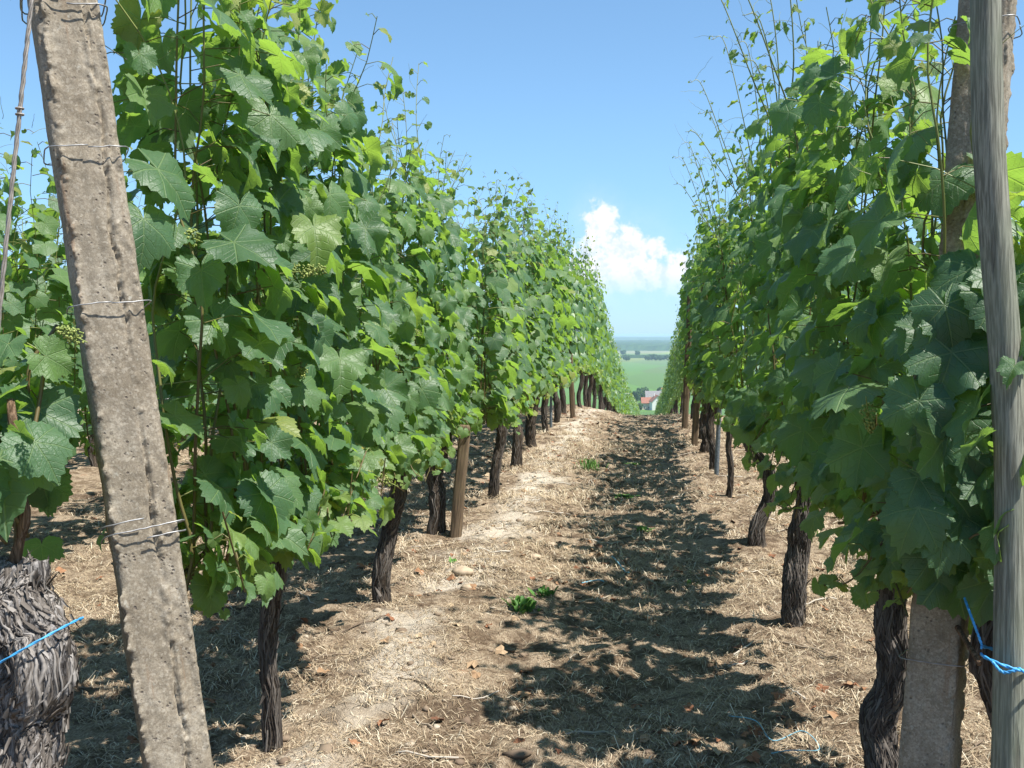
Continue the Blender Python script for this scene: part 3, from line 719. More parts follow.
# the old stump vine at the row's end, lower left
tp = [(0, 0, -.05), (.01, 0, .2), (-.02, 0, .45), (.01, 0, .62), (-.035, .02, .74), (-.05, .03, .80)]
trm, mm = build_trunk(tp, .098, .075, 301, M_BARKG, 1500, amp=.42, n=72, k=170, head=1.0, slw=.0036, tone=(.15, .78), lmax=.05, lift=.22)
SX, SY = -1.16, 1.72
cr = MB(); r3 = np.random.RandomState(310)
for (a, b_, n_) in [((-.02, 0, .76), (-.10, .05, 1.18), 0), ((-.1, .05, .95), (-.26, .1, 1.22), 0), ((-.02, .1, .98), (-.02, .16, 1.26), 0), ((-.08, .1, .86), (-.22, .2, 1.1), 0), ((.0, .02, .86), (-.04, -.05, 1.16), 0), ((-.05, .0, .9), (-.16, -.1, 1.22), 0), ((.0, 0, .94), (-.02, .12, 1.2), 0), ((-.03, 0, .85), (-.14, -.12, 1.1), 0)]:
    P = smooth_path([a, (np.array(a) + b_) / 2 + r3.uniform(-.04, .04, 3), b_], 14)
    add_shoot_leaves(cr, r3, 0, P, 1.3, 0, .13, .185, gap=.045, tipl=.15, rej=lambda q: q[0] > .035 or q[2] < .93)
    V, T, _ = tube(P, .004, 5); cr.add(V, T, None, .4, 1)
cn = MB(); P = smooth_path([(-.015, 0, .74), (-.02, 0, .80), (.0, .01, .90), (-.005, 0, .99), (-.03, .02, 1.12)], 16)
V, T, uv = tube(P, np.linspace(.013, .007, 16) * (1 + .2 * np.sin(np.arange(16) * 1.9)), 8); cn.add(V, T, uv, .2)
e = add_vine('grapevine', SX, SY, 'old grapevine on a massive grey shaggy stump bound with blue twine', 'vines in the row left of the path',
         cr.mesh('crown', LM), trm.mesh('trunk', mm), [], 1, seed=5, canes=[cn.mesh('cane', M_CANE)], cpos=[(0.19, -0.115, 1.236)])

# low vine hidden behind the right posts
trm, mm = build_trunk([(0, 0, -.05), (.03, 0, .3), (-.05, 0, .6), (0, 0, .75)], .05, .045, 401, M_BARK, 60)
cr, sh = build_crown(402, 0, 1.34, 10, .20, .16, .165, z0=.74, zlow=.64, tops=.12, skip=0, xs=.16, rej=lambda q: q[1] < -.22)
r6 = np.random.RandomState(77)
for k in range(34):
    q = np.array([r6.uniform(.50, .68) - .74, r6.uniform(1.97, 2.07) - 2.10, .75 + .62 * (k + .5) / 34])
    add_leaf(cr, r6, 0, q, np.array([r6.uniform(-.5, .5), -1, r6.uniform(.1, .9)]), np.array([r6.uniform(-.6, .6), -.2, -1]), r6.uniform(.10, .185), np.clip(r6.normal(.2, .12), 0, .6))
add_vine('grapevine', .74, 2.10, 'low grapevine with broad dark leaves crowding round the right concrete post', 'vines in the row right of the path',
         cr.mesh('crown', LM), trm.mesh('trunk', mm), [], 1, seed=6)

# shared variants for the farther vines
VAR1 = [build_crown(500 + k, 1, 2.32, 14, .78, .19, .15, tops=.22, zlow=.50)[0].mesh('crown', LM) for k in range(5)]
VARR = [build_crown(560 + k, 1, 2.28, 12, .78, .14, .14, tops=.22, z0=.68, zlow=.56, skip=.25, lw=.6)[0].mesh('crown', LM) for k in range(3)]
VAR2 = [build_crown(520 + k, 2, 2.32, 13, .80, .20, .16, tops=.22, zlow=.50)[0].mesh('crown', [M_LEAF2, M_SHOOT]) for k in range(4)]
TRV = []
for k in range(5):
    rr_ = np.random.RandomState(540 + k)
    t_, mm = build_trunk([(0, 0, -.05), (rr_.uniform(-.04, .04), 0, .22), (rr_.uniform(-.04, .05), 0, .45), (0, 0, .68)], rr_.uniform(.035, .052), rr_.uniform(.028, .042), 540 + k, M_BARK, 20, n=12, k=24)
    TRV.append(t_.mesh('trunk', mm))
vr = np.random.RandomState(9)
def row(X0, y0, y1, step, where, near_name, start=1, crest=18.5, scale=lambda y: 1.0):
    y = y0; i = start
    while y < y1:
        lod1 = y < 15
        cme = (VARR[vr.randint(3)] if 0 < X0 < 1 else VAR1[vr.randint(5)]) if lod1 else VAR2[vr.randint(4)]
        if y < crest: lab = 'grapevine %s from the near end of %s' % (ORD[i], near_name)
        else: lab = 'distant leafy grapevine in %s beyond the crest of the hill' % near_name
        add_vine('grapevine', X0 + vr.uniform(-.05, .05) + (.16 if (0 < X0 < 1 and y > 16) else 0), y, lab, 'vines in %s%s' % (where, '' if y < crest else ' past the crest'), cme, TRV[vr.randint(5)],
                 rz=math.pi * vr.randint(2), sz=scale(y) * vr.uniform(.96, 1.05), sx=.72 if (X0 > 0 and X0 < 1 and y > 18) else 1.0)
        y += step * vr.uniform(.95, 1.05); i += 1
row(-1.27, 12.35, 118, 1.45, 'the row left of the path', 'the row left of the path', 8, scale=lambda y: float(np.interp(y, [12, 18, 24, 34, 50], [1.03, 1.14, 1.2, 1.14, 1.0])))
row(.60, 12.0, 112, 1.45, 'the row right of the path', 'the row right of the path', 8, scale=lambda y: float(np.interp(y, [12, 16, 22, 50], [.98, .98, 1.0, .95])))
row(-3.17, 2.6, 21, 1.55, 'the second row on the left', 'the second row on the left', 1, scale=lambda y: .93)
row(-5.07, 2.2, 24, 1.6, 'the third row on the left', 'the third row on the left', 1, scale=lambda y: .93)
row(-6.97, 3.0, 22, 1.7, 'the fourth row on the left', 'the fourth row on the left', 1, scale=lambda y: .93)
row(2.50, 2.2, 20, 1.55, 'the second row on the right', 'the second row on the right', 1, scale=lambda y: .95)
row(4.40, 3.0, 20, 1.7, 'the third row on the right', 'the third row on the right', 1, scale=lambda y: .95)

# ------------------------------------------------------------------ posts
def aim(o, v):
    z = Vector(v).normalized(); x = (Vector((1, 0, 0)) - z * z.x).normalized(); y = z.cross(x)
    o.rotation_mode = 'QUATERNION'; o.rotation_quaternion = Matrix((x, y, z)).transposed().to_quaternion()
def concrete_post(loc, base, top, w, d, rz, label, seed, fins, crack, group):
    base = np.array(base, float); top = np.array(top, float); ax = top - base; L = np.linalg.norm(ax)
    np_, nz_ = 132, 620
    t = np.linspace(0, 1, np_, endpoint=False) * 4
    side = np.floor(t).astype(int); f = t - side
    c4 = np.array([[-1, -1], [1, -1], [1, 1], [-1, 1], [-1, -1]], float)
    P2 = c4[side] * (1 - f)[:, None] + c4[side + 1] * f[:, None]
    P2 = np.sign(P2) * np.abs(P2); nn = (np.abs(P2[:, 0]) ** 7 + np.abs(P2[:, 1]) ** 7) ** (1 / 7.); P2 = P2 / nn[:, None]
    ca, sa = math.cos(rz), math.sin(rz)
    nx = P2 / np.linalg.norm(P2, axis=1)[:, None]
    zz = np.linspace(0, L, nz_); ZZ, TT = np.meshgrid(zz, t, indexing='ij')
    off = .0018 * fbm(TT * 9, ZZ * 60, 0, 4, seed) * 2 + .003 * fbm(TT * 2, ZZ * 7, 5, 3, seed + 3) * 2
    for (fp, amp, wob, sl) in fins:      # ragged seams of mortar squeezed out along the mould joint
        cpos = fp + sl * ZZ / L + wob * fbm(ZZ * 3, 1, 1, 3, seed + 9) * 2 + .035 * fbm(ZZ * 45, 4, 1, 2, seed + 1) * 2
        a = np.clip(fbm(ZZ * 46, 3, 2, 4, seed + 5) * 4 + .45, 0, 1.25)
        off += amp * a * np.exp(-((TT - cpos) / .050) ** 2)
        off -= amp * .35 * np.exp(-((TT - cpos + .10) / .05) ** 2) * a
    for (fp, dep, sl) in crack:
        cpos = fp + sl * ZZ / L + .10 * fbm(ZZ * 2.2, 7, 1, 3, seed + 21) * 2 + .05 * fbm(ZZ * 18, 7, 1, 2, seed + 22) * 2
        a = np.clip(fbm(ZZ * 5, 3, 9, 2, seed + 6) * 2 + .55, 0, 1)
        off -= dep * a * np.exp(-((TT - cpos) / .022) ** 2)
    pxx = P2[None, :, 0] * w / 2 + nx[None, :, 0] * off; pyy = P2[None, :, 1] * d / 2 + nx[None, :, 1] * off
    tap = 1.0 - .01 * (ZZ / L)
    Vx = (pxx * ca - pyy * sa) * tap; Vy = (pxx * sa + pyy * ca) * tap
    V = np.stack([Vx, Vy, ZZ], -1).reshape(-1, 3)
    V = np.vstack([V, [0, 0, 0], [0, 0, L + .005]])
    i = np.arange(nz_ - 1)[:, None] * np_; j = np.arange(np_)[None, :]; j2 = (j + 1) % np_
    qd = np.stack([i + j, i + j2, i + np_ + j2, i + np_ + j], -1).reshape(-1, 4)
    T = np.concatenate([qd[:, [0, 1, 2]], qd[:, [0, 2, 3]]]); jj = np.arange(np_); e0 = (nz_ - 1) * np_
    T = np.vstack([T, np.stack([np.full(np_, nz_ * np_ + 1), e0 + jj, e0 + (jj + 1) % np_], -1)])
    mb = MB(); mb.add(V, T)
    o = mb.build('concrete_post', M_CONC, loc=tuple(base)); aim(o, ax)
    tag(o, label, 'post', group)
    return o, L
def wrap(parent, z, w, d, rz, r=.0013, seed=0, tilt=.06, turns=1, name='wire_binding', tail=False, mat=None):
    mb = MB(); k = 40 * turns + 1; th = np.linspace(0, 2 * math.pi * turns, k) + rz; rs = np.random.RandomState(seed)
    c_, s_ = np.cos(th - rz), np.sin(th - rz); nn = (np.abs(c_) ** 7 + np.abs(s_) ** 7) ** (1 / 7.)
    x = c_ / nn * (w / 2 + .014); y = s_ / nn * (d / 2 + .014)
    P = np.stack([x * math.cos(rz) - y * math.sin(rz), x * math.sin(rz) + y * math.cos(rz), z + tilt * x + .010 * np.linspace(-1, 1, k) * (turns if turns > 1 else .2) + rs.normal(0, .0006, k)], -1)
    V, T, _ = tube(P, r, 6); mb.add(V, T)
    if tail:
        P = smooth_path([P[-1], P[-1] + [.02, -.02, -.01], P[-1] + [.045, -.01, .008]], 8); V, T, _ = tube(P, r, 6); mb.add(V, T)
    return mb.build(name, mat or M_METAL, parent)
RZL, RZR = R(-56), R(-25)
lp, L_ = concrete_post(None, (-.885, 1.89, -.05), (-1.222, 1.93, 2.2), .119, .127, RZL, 'leaning weathered concrete end post with ragged mortar seams, left of the path', 11,
                       [(.93, .0105, .05, .28), (1.96, .006, .02, 0), (1.60, .006, .03, .2)], [(1.52, .016, .28), (.45, .005, .2)], 'concrete end posts of the vine rows')
for z_, tn_, sd in [(1.93, 2, 1), (1.63, 1, 2), (1.32, 1, 3), (.86, 2, 4)]:
    wrap(lp, z_ + .05, .119, .127, RZL, seed=sd, turns=tn_, tilt=.0 if z_ > 1 else .16, r=.0014 if tn_ == 1 else .0016)
rp, L_ = concrete_post(None, (.560, 2.155, -.05), (.722, 2.30, 2.2), .104, .104, RZR, 'upright concrete end post behind a grey wooden stake, right of the path', 23,
                       [(.9, .005, .03, .2), (1.9, .006, .02, 0)], [(.4, .003, 0)], 'concrete end posts of the vine rows')
wrap(rp, 1.95, .104, .104, RZR, seed=9, turns=1)
wrap(rp, .62, .104, .104, RZR, seed=10, turns=1)

def round_stake(base, top, r, mat, label, seed, name='wooden_stake', cat='stake', n=22, group=None, square=False, bend=None):
    base = np.array(base, float); top = np.array(top, float); L = np.linalg.norm(top - base); k = 60
    P = np.stack([.004 * fbm(np.linspace(0, 5, k), 1, 1, 2, seed) * 2, .004 * fbm(np.linspace(0, 5, k), 8, 1, 2, seed) * 2, np.linspace(0, L, k)], -1)
    if bend is not None: P[:, 0] += np.interp(P[:, 2], bend[0], bend[1])
    th = np.arange(n) / n * 6.283; rel = 1 + .10 * fbm(np.cos(th)[None, :] * 2.5, np.sin(th)[None, :] * 2.5, np.linspace(0, 2.4, k)[:, None], 4, seed) * 2
    if square: rel = rel / ((np.abs(np.cos(th)) ** 5 + np.abs(np.sin(th)) ** 5) ** .2)[None, :]
    rad = np.full(k, r) * np.linspace(1.06, .95, k); rad[-1] *= .8
    mb = MB(); V, T, uv = tube(P, rad, n, True, rel); mb.add(V, T, uv)
    o = mb.build(name, mat, loc=tuple(base)); aim(o, top - base)
    tag(o, label, cat, group); return o
ws = round_stake((.646, 1.845, -.06), (.646, 1.935, 1.90), .0275, M_WOODG, 'grey weathered round stake with a blue twine knot, at the right edge', 31, bend=([0, 1.1, 1.25, 1.45, 1.66, 1.8, 2.0], [0, -.006, -.014, -.032, -.048, -.053, -.056]))
round_stake((-1.145, 1.5, -.05), (-1.04, 1.5, 1.92), .016, M_WOODG, 'thin pale grey stake cut by the left edge of the photo', 32)
round_stake((-1.165, 5.94, -.06), (-1.105, 5.98, .70), .033, M_WOODB, 'short brown wooden stake leaning beside a thick dark trunk', 33, square=True)
round_stake((-1.10, 14.6, -.06), (-1.16, 14.6, 1.2), .035, M_WOODB, 'brown wooden post among the far trunks of the left row', 34, square=True)
round_stake((.46, 13.3, -.06), (.52, 13.3, 1.95), .038, M_WOODB, 'pale brown wooden post at the crest in the right row', 35, square=True)
round_stake((.50, 11.4, -.06), (.60, 11.4, 1.8), .034, M_WOODB, 'wooden post between dark trunks, nearer of two in the right row', 36, square=True)
round_stake((-3.17, 2.05, -.06), (-3.3, 2.0, 1.95), .04, M_WOODB, 'wooden end post of the second row on the left', 37, square=True)
round_stake((-1.28, 13.1, -.06), (-1.26, 13.1, 1.9), .018, M_STEELG, 'slim grey metal post near the crest in the left row', 39, 'metal_post', 'post', 8)
round_stake((.585, 8.95, -.06), (.66, 8.95, 1.95), .020, M_STEELG, 'thin leaning blue-grey metal post in the right row', 38, 'metal_post', 'post', 8)

# guy wire of the left end post
mb = MB(); P = smooth_path([(-1.21, 1.50, -.02), (-1.09, 1.565, 1.26), (-1.035, 1.60, 1.83), (-1.02, 1.62, 2.04)], 60)
for k in range(3):
    ph = np.linspace(0, 90, 60) + k * 2.094
    V, T, _ = tube(P + np.stack([.0024 * np.cos(ph), .0024 * np.sin(ph), 0 * ph], -1), .0021, 6); mb.add(V, T)
V, T, _ = tube(smooth_path([(-1.02, 1.62, 2.04), (-1.1, 1.78, 2.09), (-1.2, 1.93, 2.10)], 14), .003, 6); mb.add(V, T)
for z_ in (1.62, 1.63): 
    a = np.linspace(0, 6.3, 14); c0 = np.array([-1.056, 1.588, z_]); V, T, _ = tube(c0 + np.stack([.006 * np.cos(a), .006 * np.sin(a), 0 * a], -1), .0018, 5); mb.add(V, T)
M_RUST = simple_material('dull_wire', (.30, .27, .24), .6, .5)
tag(mb.build('guy_wire', M_RUST), 'twisted guy wire slanting down beside the left concrete post', 'wire')

# trellis wires
def trellis(X0, y0, y1, z, label, first=None, grp='trellis wires'):
    ys_ = np.concatenate([[y0], np.arange(y0 + 1, y1, 1.5)]); zz = hz(X0, ys_) + z + .01 * np.sin(ys_ * 1.1)
    P = np.stack([np.full_like(ys_, X0) + .01 * np.sin(ys_), ys_, zz], -1)
    if first is not None: P[0] = first
    mb = MB(); V, T, _ = tube(P, .0013, 4); mb.add(V, T)
    tag(mb.build('trellis_wire', M_METAL), label, 'wire', grp)
HN = ['lowest', 'second lowest', 'second highest', 'highest']
for k, z_ in enumerate((.66, 1.08, 1.50, 1.88)):
    xb = -.885 - .142 * z_; trellis(-1.27, 1.93, 40, z_, '%s trellis wire of the row left of the path' % HN[k], (xb - .05, 1.94, z_ + .02))
    xb = .553 + .078 * z_; trellis(.62, 2.2, 36, z_, '%s trellis wire of the row right of the path' % HN[k], (xb + .02, 2.22, z_ + .02))
    trellis(-3.17, 2.05, 20, z_, '%s trellis wire of the second row on the left' % HN[k])

# blue twines
def twine(name, paths, label, r=.0028, strands=2):
    mb = MB()
    for pts in paths:
        P = smooth_path(pts, 30)
        for s_ in range(strands):
            ph = np.linspace(0, 40, 30) + s_ * 3.14; V, T, _ = tube(P + np.stack([0 * ph, r * .6 * np.cos(ph), r * .6 * np.sin(ph)], -1), r * .8, 6); mb.add(V, T)
    return tag(mb.build(name, M_TWINE, None), label, 'twine')
a = np.linspace(-2.6, .9, 10)
twine('blue_twine', [np.stack([SX + .101 * np.cos(a), SY + .104 * np.sin(a), .655 + .06 * np.cos(a)], -1)], 'taut blue twine wrapped round the grey shaggy stump', .002)
a = np.linspace(-3.6, 3.0, 22)
twine('blue_twine', [np.stack([.634 + .039 * np.cos(a), 1.876 + .039 * np.sin(a), .668 - .012 * np.cos(a) + .002 * a], -1),
                     [(.597, 1.885, .690), (.585, 1.90, .73), (.60, 2.0, .745)], [(.60, 1.84, .675), (.615, 1.828, .66), (.64, 1.82, .668), (.665, 1.825, .655), (.70, 1.85, .665)],
                     [(.64, 1.828, .668), (.668, 1.81, .655), (.69, 1.80, .662)]],
      'bright blue twine knotted round the grey wooden stake', .0026)
def ground_twine(pts, label, r):
    P = smooth_path([(x, y, H1(x, y) + dz) for x, y, dz in pts], 40); mb = MB(); V, T, _ = tube(P, r, 6); mb.add(V, T)
    tag(mb.build('plastic_twine', simple_material('faded_blue_plastic', (.16, .34, .42), .6)), label, 'twine')
ground_twine([(-.20, 5.55, .02), (-.17, 5.35, .03), (-.12, 5.25, .01), (-.10, 5.2, .02)], 'curl of pale blue plastic twine lying mid path', .0035)
ground_twine([(-.33, 4.98, .012), (-.25, 5.02, .02), (-.22, 5.02, .012)], 'short straight scrap of blue plastic twine on the path', .004)
ground_twine([(.26, 3.25, .015), (.34, 3.2, .03), (.38, 3.08, .02), (.47, 3.1, .035), (.50, 2.98, .015), (.42, 3.0, .02), (.36, 2.95, .02)], 'tangle of faded blue twine in the shade near the right vine', .0018)

# ------------------------------------------------------------------ weeds on the path
M_WEED = tone_material('green_weed', [(0, (.05, .14, .03)), (1, (.16, .32, .06))], .6, .3, .25)
def weed(x, y, n, L, w, label, spread=.9, sd=0, up=(.3, 1.2)):
    r4 = np.random.RandomState(sd); mb = MB()
    for _ in range(n):
        a = r4.uniform(0, 6.28); d = np.array([math.cos(a) * spread, math.sin(a) * spread, r4.uniform(*up)]); d = unit(d); l = L * r4.uniform(.5, 1.1)
        s_ = unit(np.cross(d, [0, 0, 1])) * w * r4.uniform(.7, 1.2); b0 = np.array([r4.normal(0, L * .35), r4.normal(0, L * .35), 0.])
        m1 = b0 + d * l * .45; m2 = b0 + d * l * .8 + [0, 0, -.05 * l]; e_ = b0 + d * l + [0, 0, -.18 * l]; f_ = np.array([0, 0, .2 * w])
        V = np.array([b0 - s_ * .25, b0 + s_ * .25, m1 + s_ + f_, m1 - f_ * 0 - s_ + f_, m1 - f_, m2 + s_ * .75 + f_, m2 - s_ * .75 + f_, m2 - f_, e_])
        T = [(0, 4, 3), (0, 1, 4), (1, 2, 4), (3, 4, 7), (3, 7, 6), (4, 2, 5), (4, 5, 7), (6, 7, 8), (7, 5, 8)]
        mb.add(V, T, None, r4.uniform(0, 1))
    tag(mb.build('weed', M_WEED, loc=(x, y, H1(x, y))), label, 'weed', 'green weeds on the path')
weed(-.56, 4.42, 46, .085, .012, 'leafy bright green weed alone in the middle foreground of the path', sd=1, up=(.9, 2.2))
weed(-.48, 4.66, 18, .065, .010, 'small weed sprig just behind the big leafy weed', sd=2, up=(.9, 2.2))
weed(-.54, 9.2, 90, .15, .004, 'tufted green grass clump on the upper path', .45, sd=3, up=(.6, 1.4))
weed(-.18, 7.6, 70, .07, .012, 'flat spreading green weed right of the path centre', 1, sd=4, up=(.1, .5))
weed(-.16, 9.9, 50, .07, .010, 'small faint green weed beside the upper grass clump', 1, sd=5, up=(.1, .5))
weed(-.02, 6.45, 14, .07, .010, 'tiny green seedling at the shadow edge on the right', sd=6)
weed(-1.05, 5.25, 8, .05, .009, 'tiny sprig on the sandy left bank', sd=7)
weed(.22, 5.1, 9, .05, .008, 'tiny sprig under the right row in shade', sd=8)
weed(.80, 2.55, 24, .09, .004, 'thin grass tuft at the foot of the right concrete post', .6, sd=9, up=(.5, 1.4))
weed(.95, 6.3, 24, .11, .005, 'grass tuft behind the crooked trunk on the right', .5, sd=10, up=(.6, 1.4))

# ------------------------------------------------------------------ pale stones
M_STONE = simple_material('pale_stone', (.36, .28, .20), .85, 0, .2, 30, .2)
for k, (x, y, r_, lab) in enumerate([(-.93, 4.95, .045, 'rounded tan stone on the left bank'), (-.86, 4.72, .032, 'smaller tan stone in front of the rounded one on the left bank'),
                                     (-.62, 5.45, .028, 'pale pink stone in the middle of the path'), (-.55, 5.75, .022, 'white stone chip further up the path'), (.16, 7.2, .05, 'flat grey stone by the right row')]):
    V = ICO2[0] * (1 + .3 * fbm(ICO2[0][:, 0] * 1.5 + k, ICO2[0][:, 1] * 1.5, ICO2[0][:, 2] * 1.5, 2, k)[:, None] * 2) * [r_ * 1.3, r_, r_ * .6]
    mb = MB(); mb.add(V, ICO2[1]); tag(mb.build('stone', M_STONE, loc=(x, y, H1(x, y) + .008)), lab, 'stone', 'stones on the path')

# ------------------------------------------------------------------ village and trees far below
def quadbox(mb, x0, x1, y0, y1, z0, z1, tone=.5):
    V = np.array([[x, y, z] for z in (z0, z1) for x, y in ((x0, y0), (x1, y0), (x1, y1), (x0, y1))], float)
    q = [(0, 3, 2, 1), (4, 5, 6, 7), (0, 1, 5, 4), (1, 2, 6, 5), (2, 3, 7, 6), (3, 0, 4, 7)]
    mb.add(V, [t for a_ in q for t in ((a_[0], a_[1], a_[2]), (a_[0], a_[2], a_[3]))], None, tone)
M_WALLW = simple_material('white_render', (.78, .74, .68), .9, 0, .05, 2); M_WALLC = simple_material('cream_render', (.66, .56, .42), .9, 0, .06, 2)
M_ROOFG = simple_material('grey_slate_roof', (.20, .19, .19), .8, 0, .2, 3); M_ROOFR = simple_material('red_tile_roof', (.27, .115, .075), .85, 0, .25, 3)
M_GLASSD = simple_material('window_glass', (.06, .07, .08), .2, 0, .1, 2)
def house(x, y, w, d, h, rise, rz, wall, roof, label):
    e = empty('house', (x, y, -60 if y > 850 else H1(x, y)), rz); tag(e, label, 'house', 'houses in the village below')
    wl = MB(); quadbox(wl, -w / 2, w / 2, -d / 2, d / 2, -2, h)
    V = np.array([(-w / 2, -d / 2, h), (-w / 2, d / 2, h), (-w / 2, 0, h + rise), (w / 2, -d / 2, h), (w / 2, d / 2, h), (w / 2, 0, h + rise)], float)
    wl.add(V, [(0, 2, 1), (3, 4, 5)]); wo_ = wl.build('wall', wall, e, smooth=False)
    rf = MB(); o_ = .6; t_ = .35; W2 = w / 2 + o_
    for s_ in (-1, 1):
        dz = rise * o_ / (d / 2); a0 = np.array([0, h + rise + .05]); a1 = np.array([s_ * (d / 2 + o_), h - dz + .05])
        V = np.array([(xx, p[0], p[1] + zz) for zz in (0, t_) for xx in (-W2, W2) for p in (a0, a1)], float)
        q = [(0, 1, 3, 2), (4, 6, 7, 5), (0, 2, 6, 4), (1, 5, 7, 3), (0, 4, 5, 1), (2, 3, 7, 6)]
        rf.add(V, [t for a_ in q for t in ((a_[0], a_[1], a_[2]), (a_[0], a_[2], a_[3]))])
    ro = rf.build('roof', roof, e, smooth=False)
    ch = MB(); quadbox(ch, w * .2, w * .2 + .9, -.2 + d * .1, .6 + d * .1, h + rise * .5, h + rise + 1.2); ch.build('chimney', wall, ro, smooth=False)
    for k in range(int(w // 3.5)):
        for lv_ in range(int(h // 2.9)):
            wn = MB(); xx = -w / 2 + 1.8 + k * 3.5; quadbox(wn, xx - .5, xx + .5, -d / 2 - .06, -d / 2 + .02, 1.1 + lv_ * 2.8, 2.5 + lv_ * 2.8); wn.build('window', M_GLASSD, e, smooth=False)
    for s_ in (-1, 1):
        wn = MB(); quadbox(wn, s_ * (w / 2 + .01) - .05, s_ * (w / 2 + .01) + .05, -.5, .5, h - 1.6, h - .2); wn.build('window', M_GLASSD, e, smooth=False)
    return e
VD = 800.
def vx(px_, y): return (px_ - 650) / 1005. * y     # bearing from the row axis turned into metres
house(vx(660, 840), 840, 23, 11, 7, 6.5, R(6), M_WALLC, M_ROOFG, 'house under a long grey slate roof in the village')
house(vx(657, 790), 790, 10, 9, 7, 4.6, R(102), M_WALLW, M_ROOFR, 'low white house with a white gable in front of the grey roof')
house(vx(648, 800), 800, 9, 8, 5.5, 3.8, R(5), M_WALLC, M_ROOFR, 'house under a red tiled roof beside the white gable')
house(vx(664, 905), 905, 9, 8, 8, 5, R(60), M_WALLW, M_ROOFR, 'tall white house with a red roof behind the grey roof')
house(vx(676, 880), 880, 12, 9, 6, 4, R(-10), M_WALLW, M_ROOFG, 'white house at the right end of the village')
house(vx(625, 860), 860, 12, 9, 6, 4, R(15), M_WALLC, M_ROOFR, 'cream house at the left end of the village')

M_FAR = tone_material('far_foliage', [(0, (.018, .042, .022)), (.5, (.035, .075, .03)), (1, (.07, .12, .04))], .9, .15)
def far_tree_meshes(seed):
    r5 = np.random.RandomState(seed); cr = MB()
    for _ in range(420):      # leaf clumps through the crown
        v = unit(r5.normal(0, 1, 3)) * r5.uniform(.45, 1) ** .5; lob = 1 + .35 * (vnoise(v[0] * 2 + 9, v[1] * 2 + seed, v[2] * 2, seed) - .5) * 2
        p = v * [3.4, 3.4, 3.9] * lob + [0, 0, 5.4]; s_ = r5.uniform(.45, .95); V = ICO[0][:, :] * s_ * r5.uniform(.6, 1.3, (12 if len(ICO[0]) == 12 else len(ICO[0]), 1)) + p
        cr.add(V, ICO[1], None, r5.uniform(0, 1))
    tr = MB()
    V, T, _ = tube(smooth_path([(0, 0, -1), (.1, 0, 2), (-.1, .1, 5)], 8), np.linspace(.4, .18, 8), 8); tr.add(V, T)
    for _ in range(4):
        a = r5.uniform(0, 6.28); V, T, _ = tube(smooth_path([(0, 0, 2.4), (math.cos(a), math.sin(a), 4), (1.9 * math.cos(a), 1.9 * math.sin(a), 5.6)], 6), np.linspace(.16, .05, 6), 6); tr.add(V, T)
    return cr.mesh('crown', M_FAR), tr.mesh('trunk', M_BARK)
FT = [far_tree_meshes(700 + k) for k in range(4)]
def far_tree(x, y, s, label, group, sx=1.0):
    k = vr.randint(4); e = empty('tree', (x, y, (-60 if y > 850 else H1(x, y)) - .3), vr.uniform(0, 6.28)); e.scale = (s * sx, s * sx, s); tag(e, label, 'tree', group)
    link('trunk', FT[k][1], e); link('crown', FT[k][0], e)
for k, (p_, y_, s_) in enumerate([(641, 930, 1.3), (637, 915, 1.1), (645, 945, 1.2), (649, 880, .8), (666, 930, 1.2), (672, 860, 1.1), (633, 820, 1.0), (619, 850, 1.1), (661, 960, 1.1), (640, 760, .7)]):
    far_tree(vx(p_, y_), y_, s_, 'dark round tree among the village roofs, %s of the group' % ORD[k + 1], 'trees in the village')
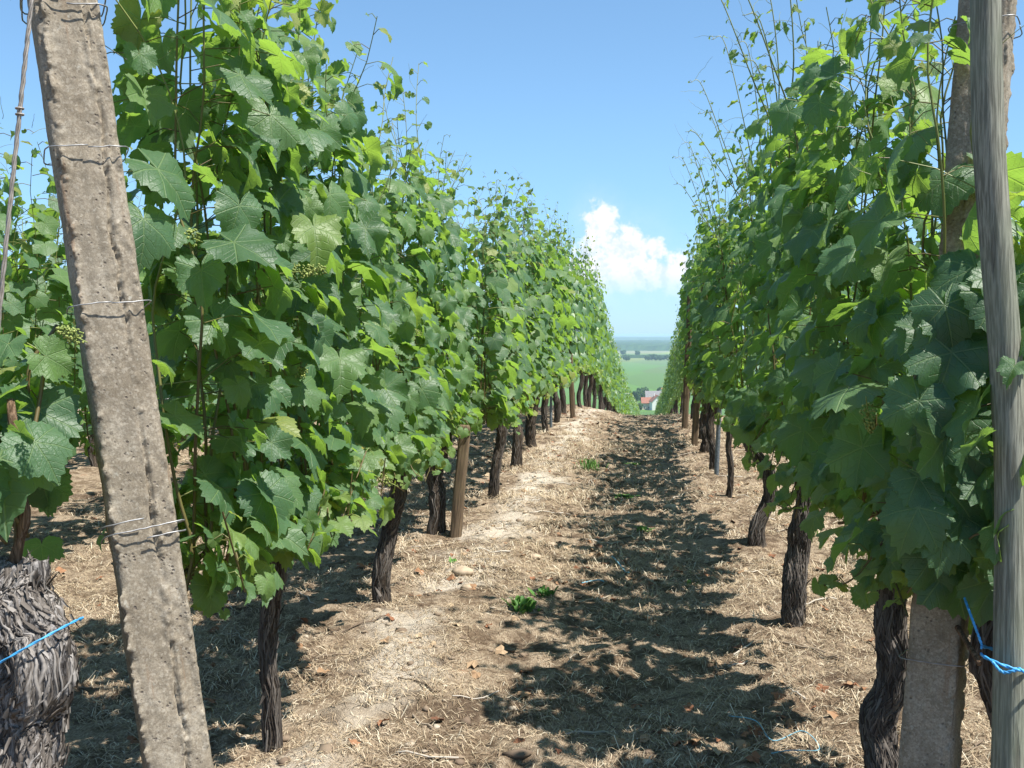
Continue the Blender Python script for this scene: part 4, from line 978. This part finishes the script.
for k, (p_, y_, s_) in enumerate([(627, 2300, 1.5), (648, 2350, 1.3), (652, 2360, 1.6), (656, 2355, 1.4), (660, 2340, 1.3), (664, 2380, 1.2), (638, 2900, 1.5), (624, 2950, 1.6), (668, 2330, 1.4), (612, 2320, 1.4)]):
    far_tree(vx(p_, y_), y_, s_, 'lone field tree out on the plain beyond the village', 'trees scattered on the plain', 1.5)

# hedge lines and the broad wood across the plain
def canopy(name, x0, x1, y0, y1, h, nx_, ny_, label, seed, amp=5, fr=.02):
    xs_ = np.linspace(x0, x1, nx_); ys_ = np.linspace(y0, y1, ny_); X, Y = np.meshgrid(xs_, ys_, indexing='ij')
    Z = -60 + h + amp * fbm(X * fr, Y * fr, 0, 3, seed) * 2; Z[:, 0] = -60; Z[:, -1] = -60; Z[0, :] = -60; Z[-1, :] = -60
    Y = Y + (fbm(X * .01, Y * .01, 0, 2, seed + 4)) * 40 * (y1 - y0 > 500)
    idx = (np.arange(nx_ - 1)[:, None] * ny_ + np.arange(ny_ - 1)[None, :]).ravel()
    T = np.concatenate([np.stack([idx, idx + ny_, idx + ny_ + 1], -1), np.stack([idx, idx + ny_ + 1, idx + 1], -1)])
    mb = MB(); mb.add(np.stack([X, Y, Z], -1).reshape(-1, 3), T, None, np.random.RandomState(seed).uniform(0, .6, len(T)))
    tag(mb.build(name, M_FAR, smooth=False), label, 'woods', kind='stuff')
canopy('forest', -5000, 4500, 3700, 6800, 20, 620, 60, 'dark broad wood stretching across the hazy plain', 71)
canopy('hedgerow_trees', -1500, 1200, 2560, 2580, 7, 400, 5, 'thin dark line of hedgerow trees between two pale fields', 72, 4, .05)
canopy('distant_woods', -12000, 12000, 9500, 14000, 22, 500, 30, 'faint blue woods at the far edge of the plain', 73, 8, .008)

# ------------------------------------------------------------------ haze over the plain
hb = MB(); quadbox(hb, -44000, 44000, -44000, 44000, -61.5, 3.3)
m, nt, out = newmat('haze_air'); pv = nt.n('ShaderNodeVolumePrincipled'); pv.inputs['Color'].default_value = (.62, .82, 1, 1)
pv.inputs['Density'].default_value = 1.2e-4; pv.inputs['Anisotropy'].default_value = .2
nt.lk(pv.outputs[0], out.inputs['Volume'])
hz_o = hb.build('haze', m, smooth=False); tag(hz_o, 'pale summer haze over the plain', 'haze', kind='stuff')
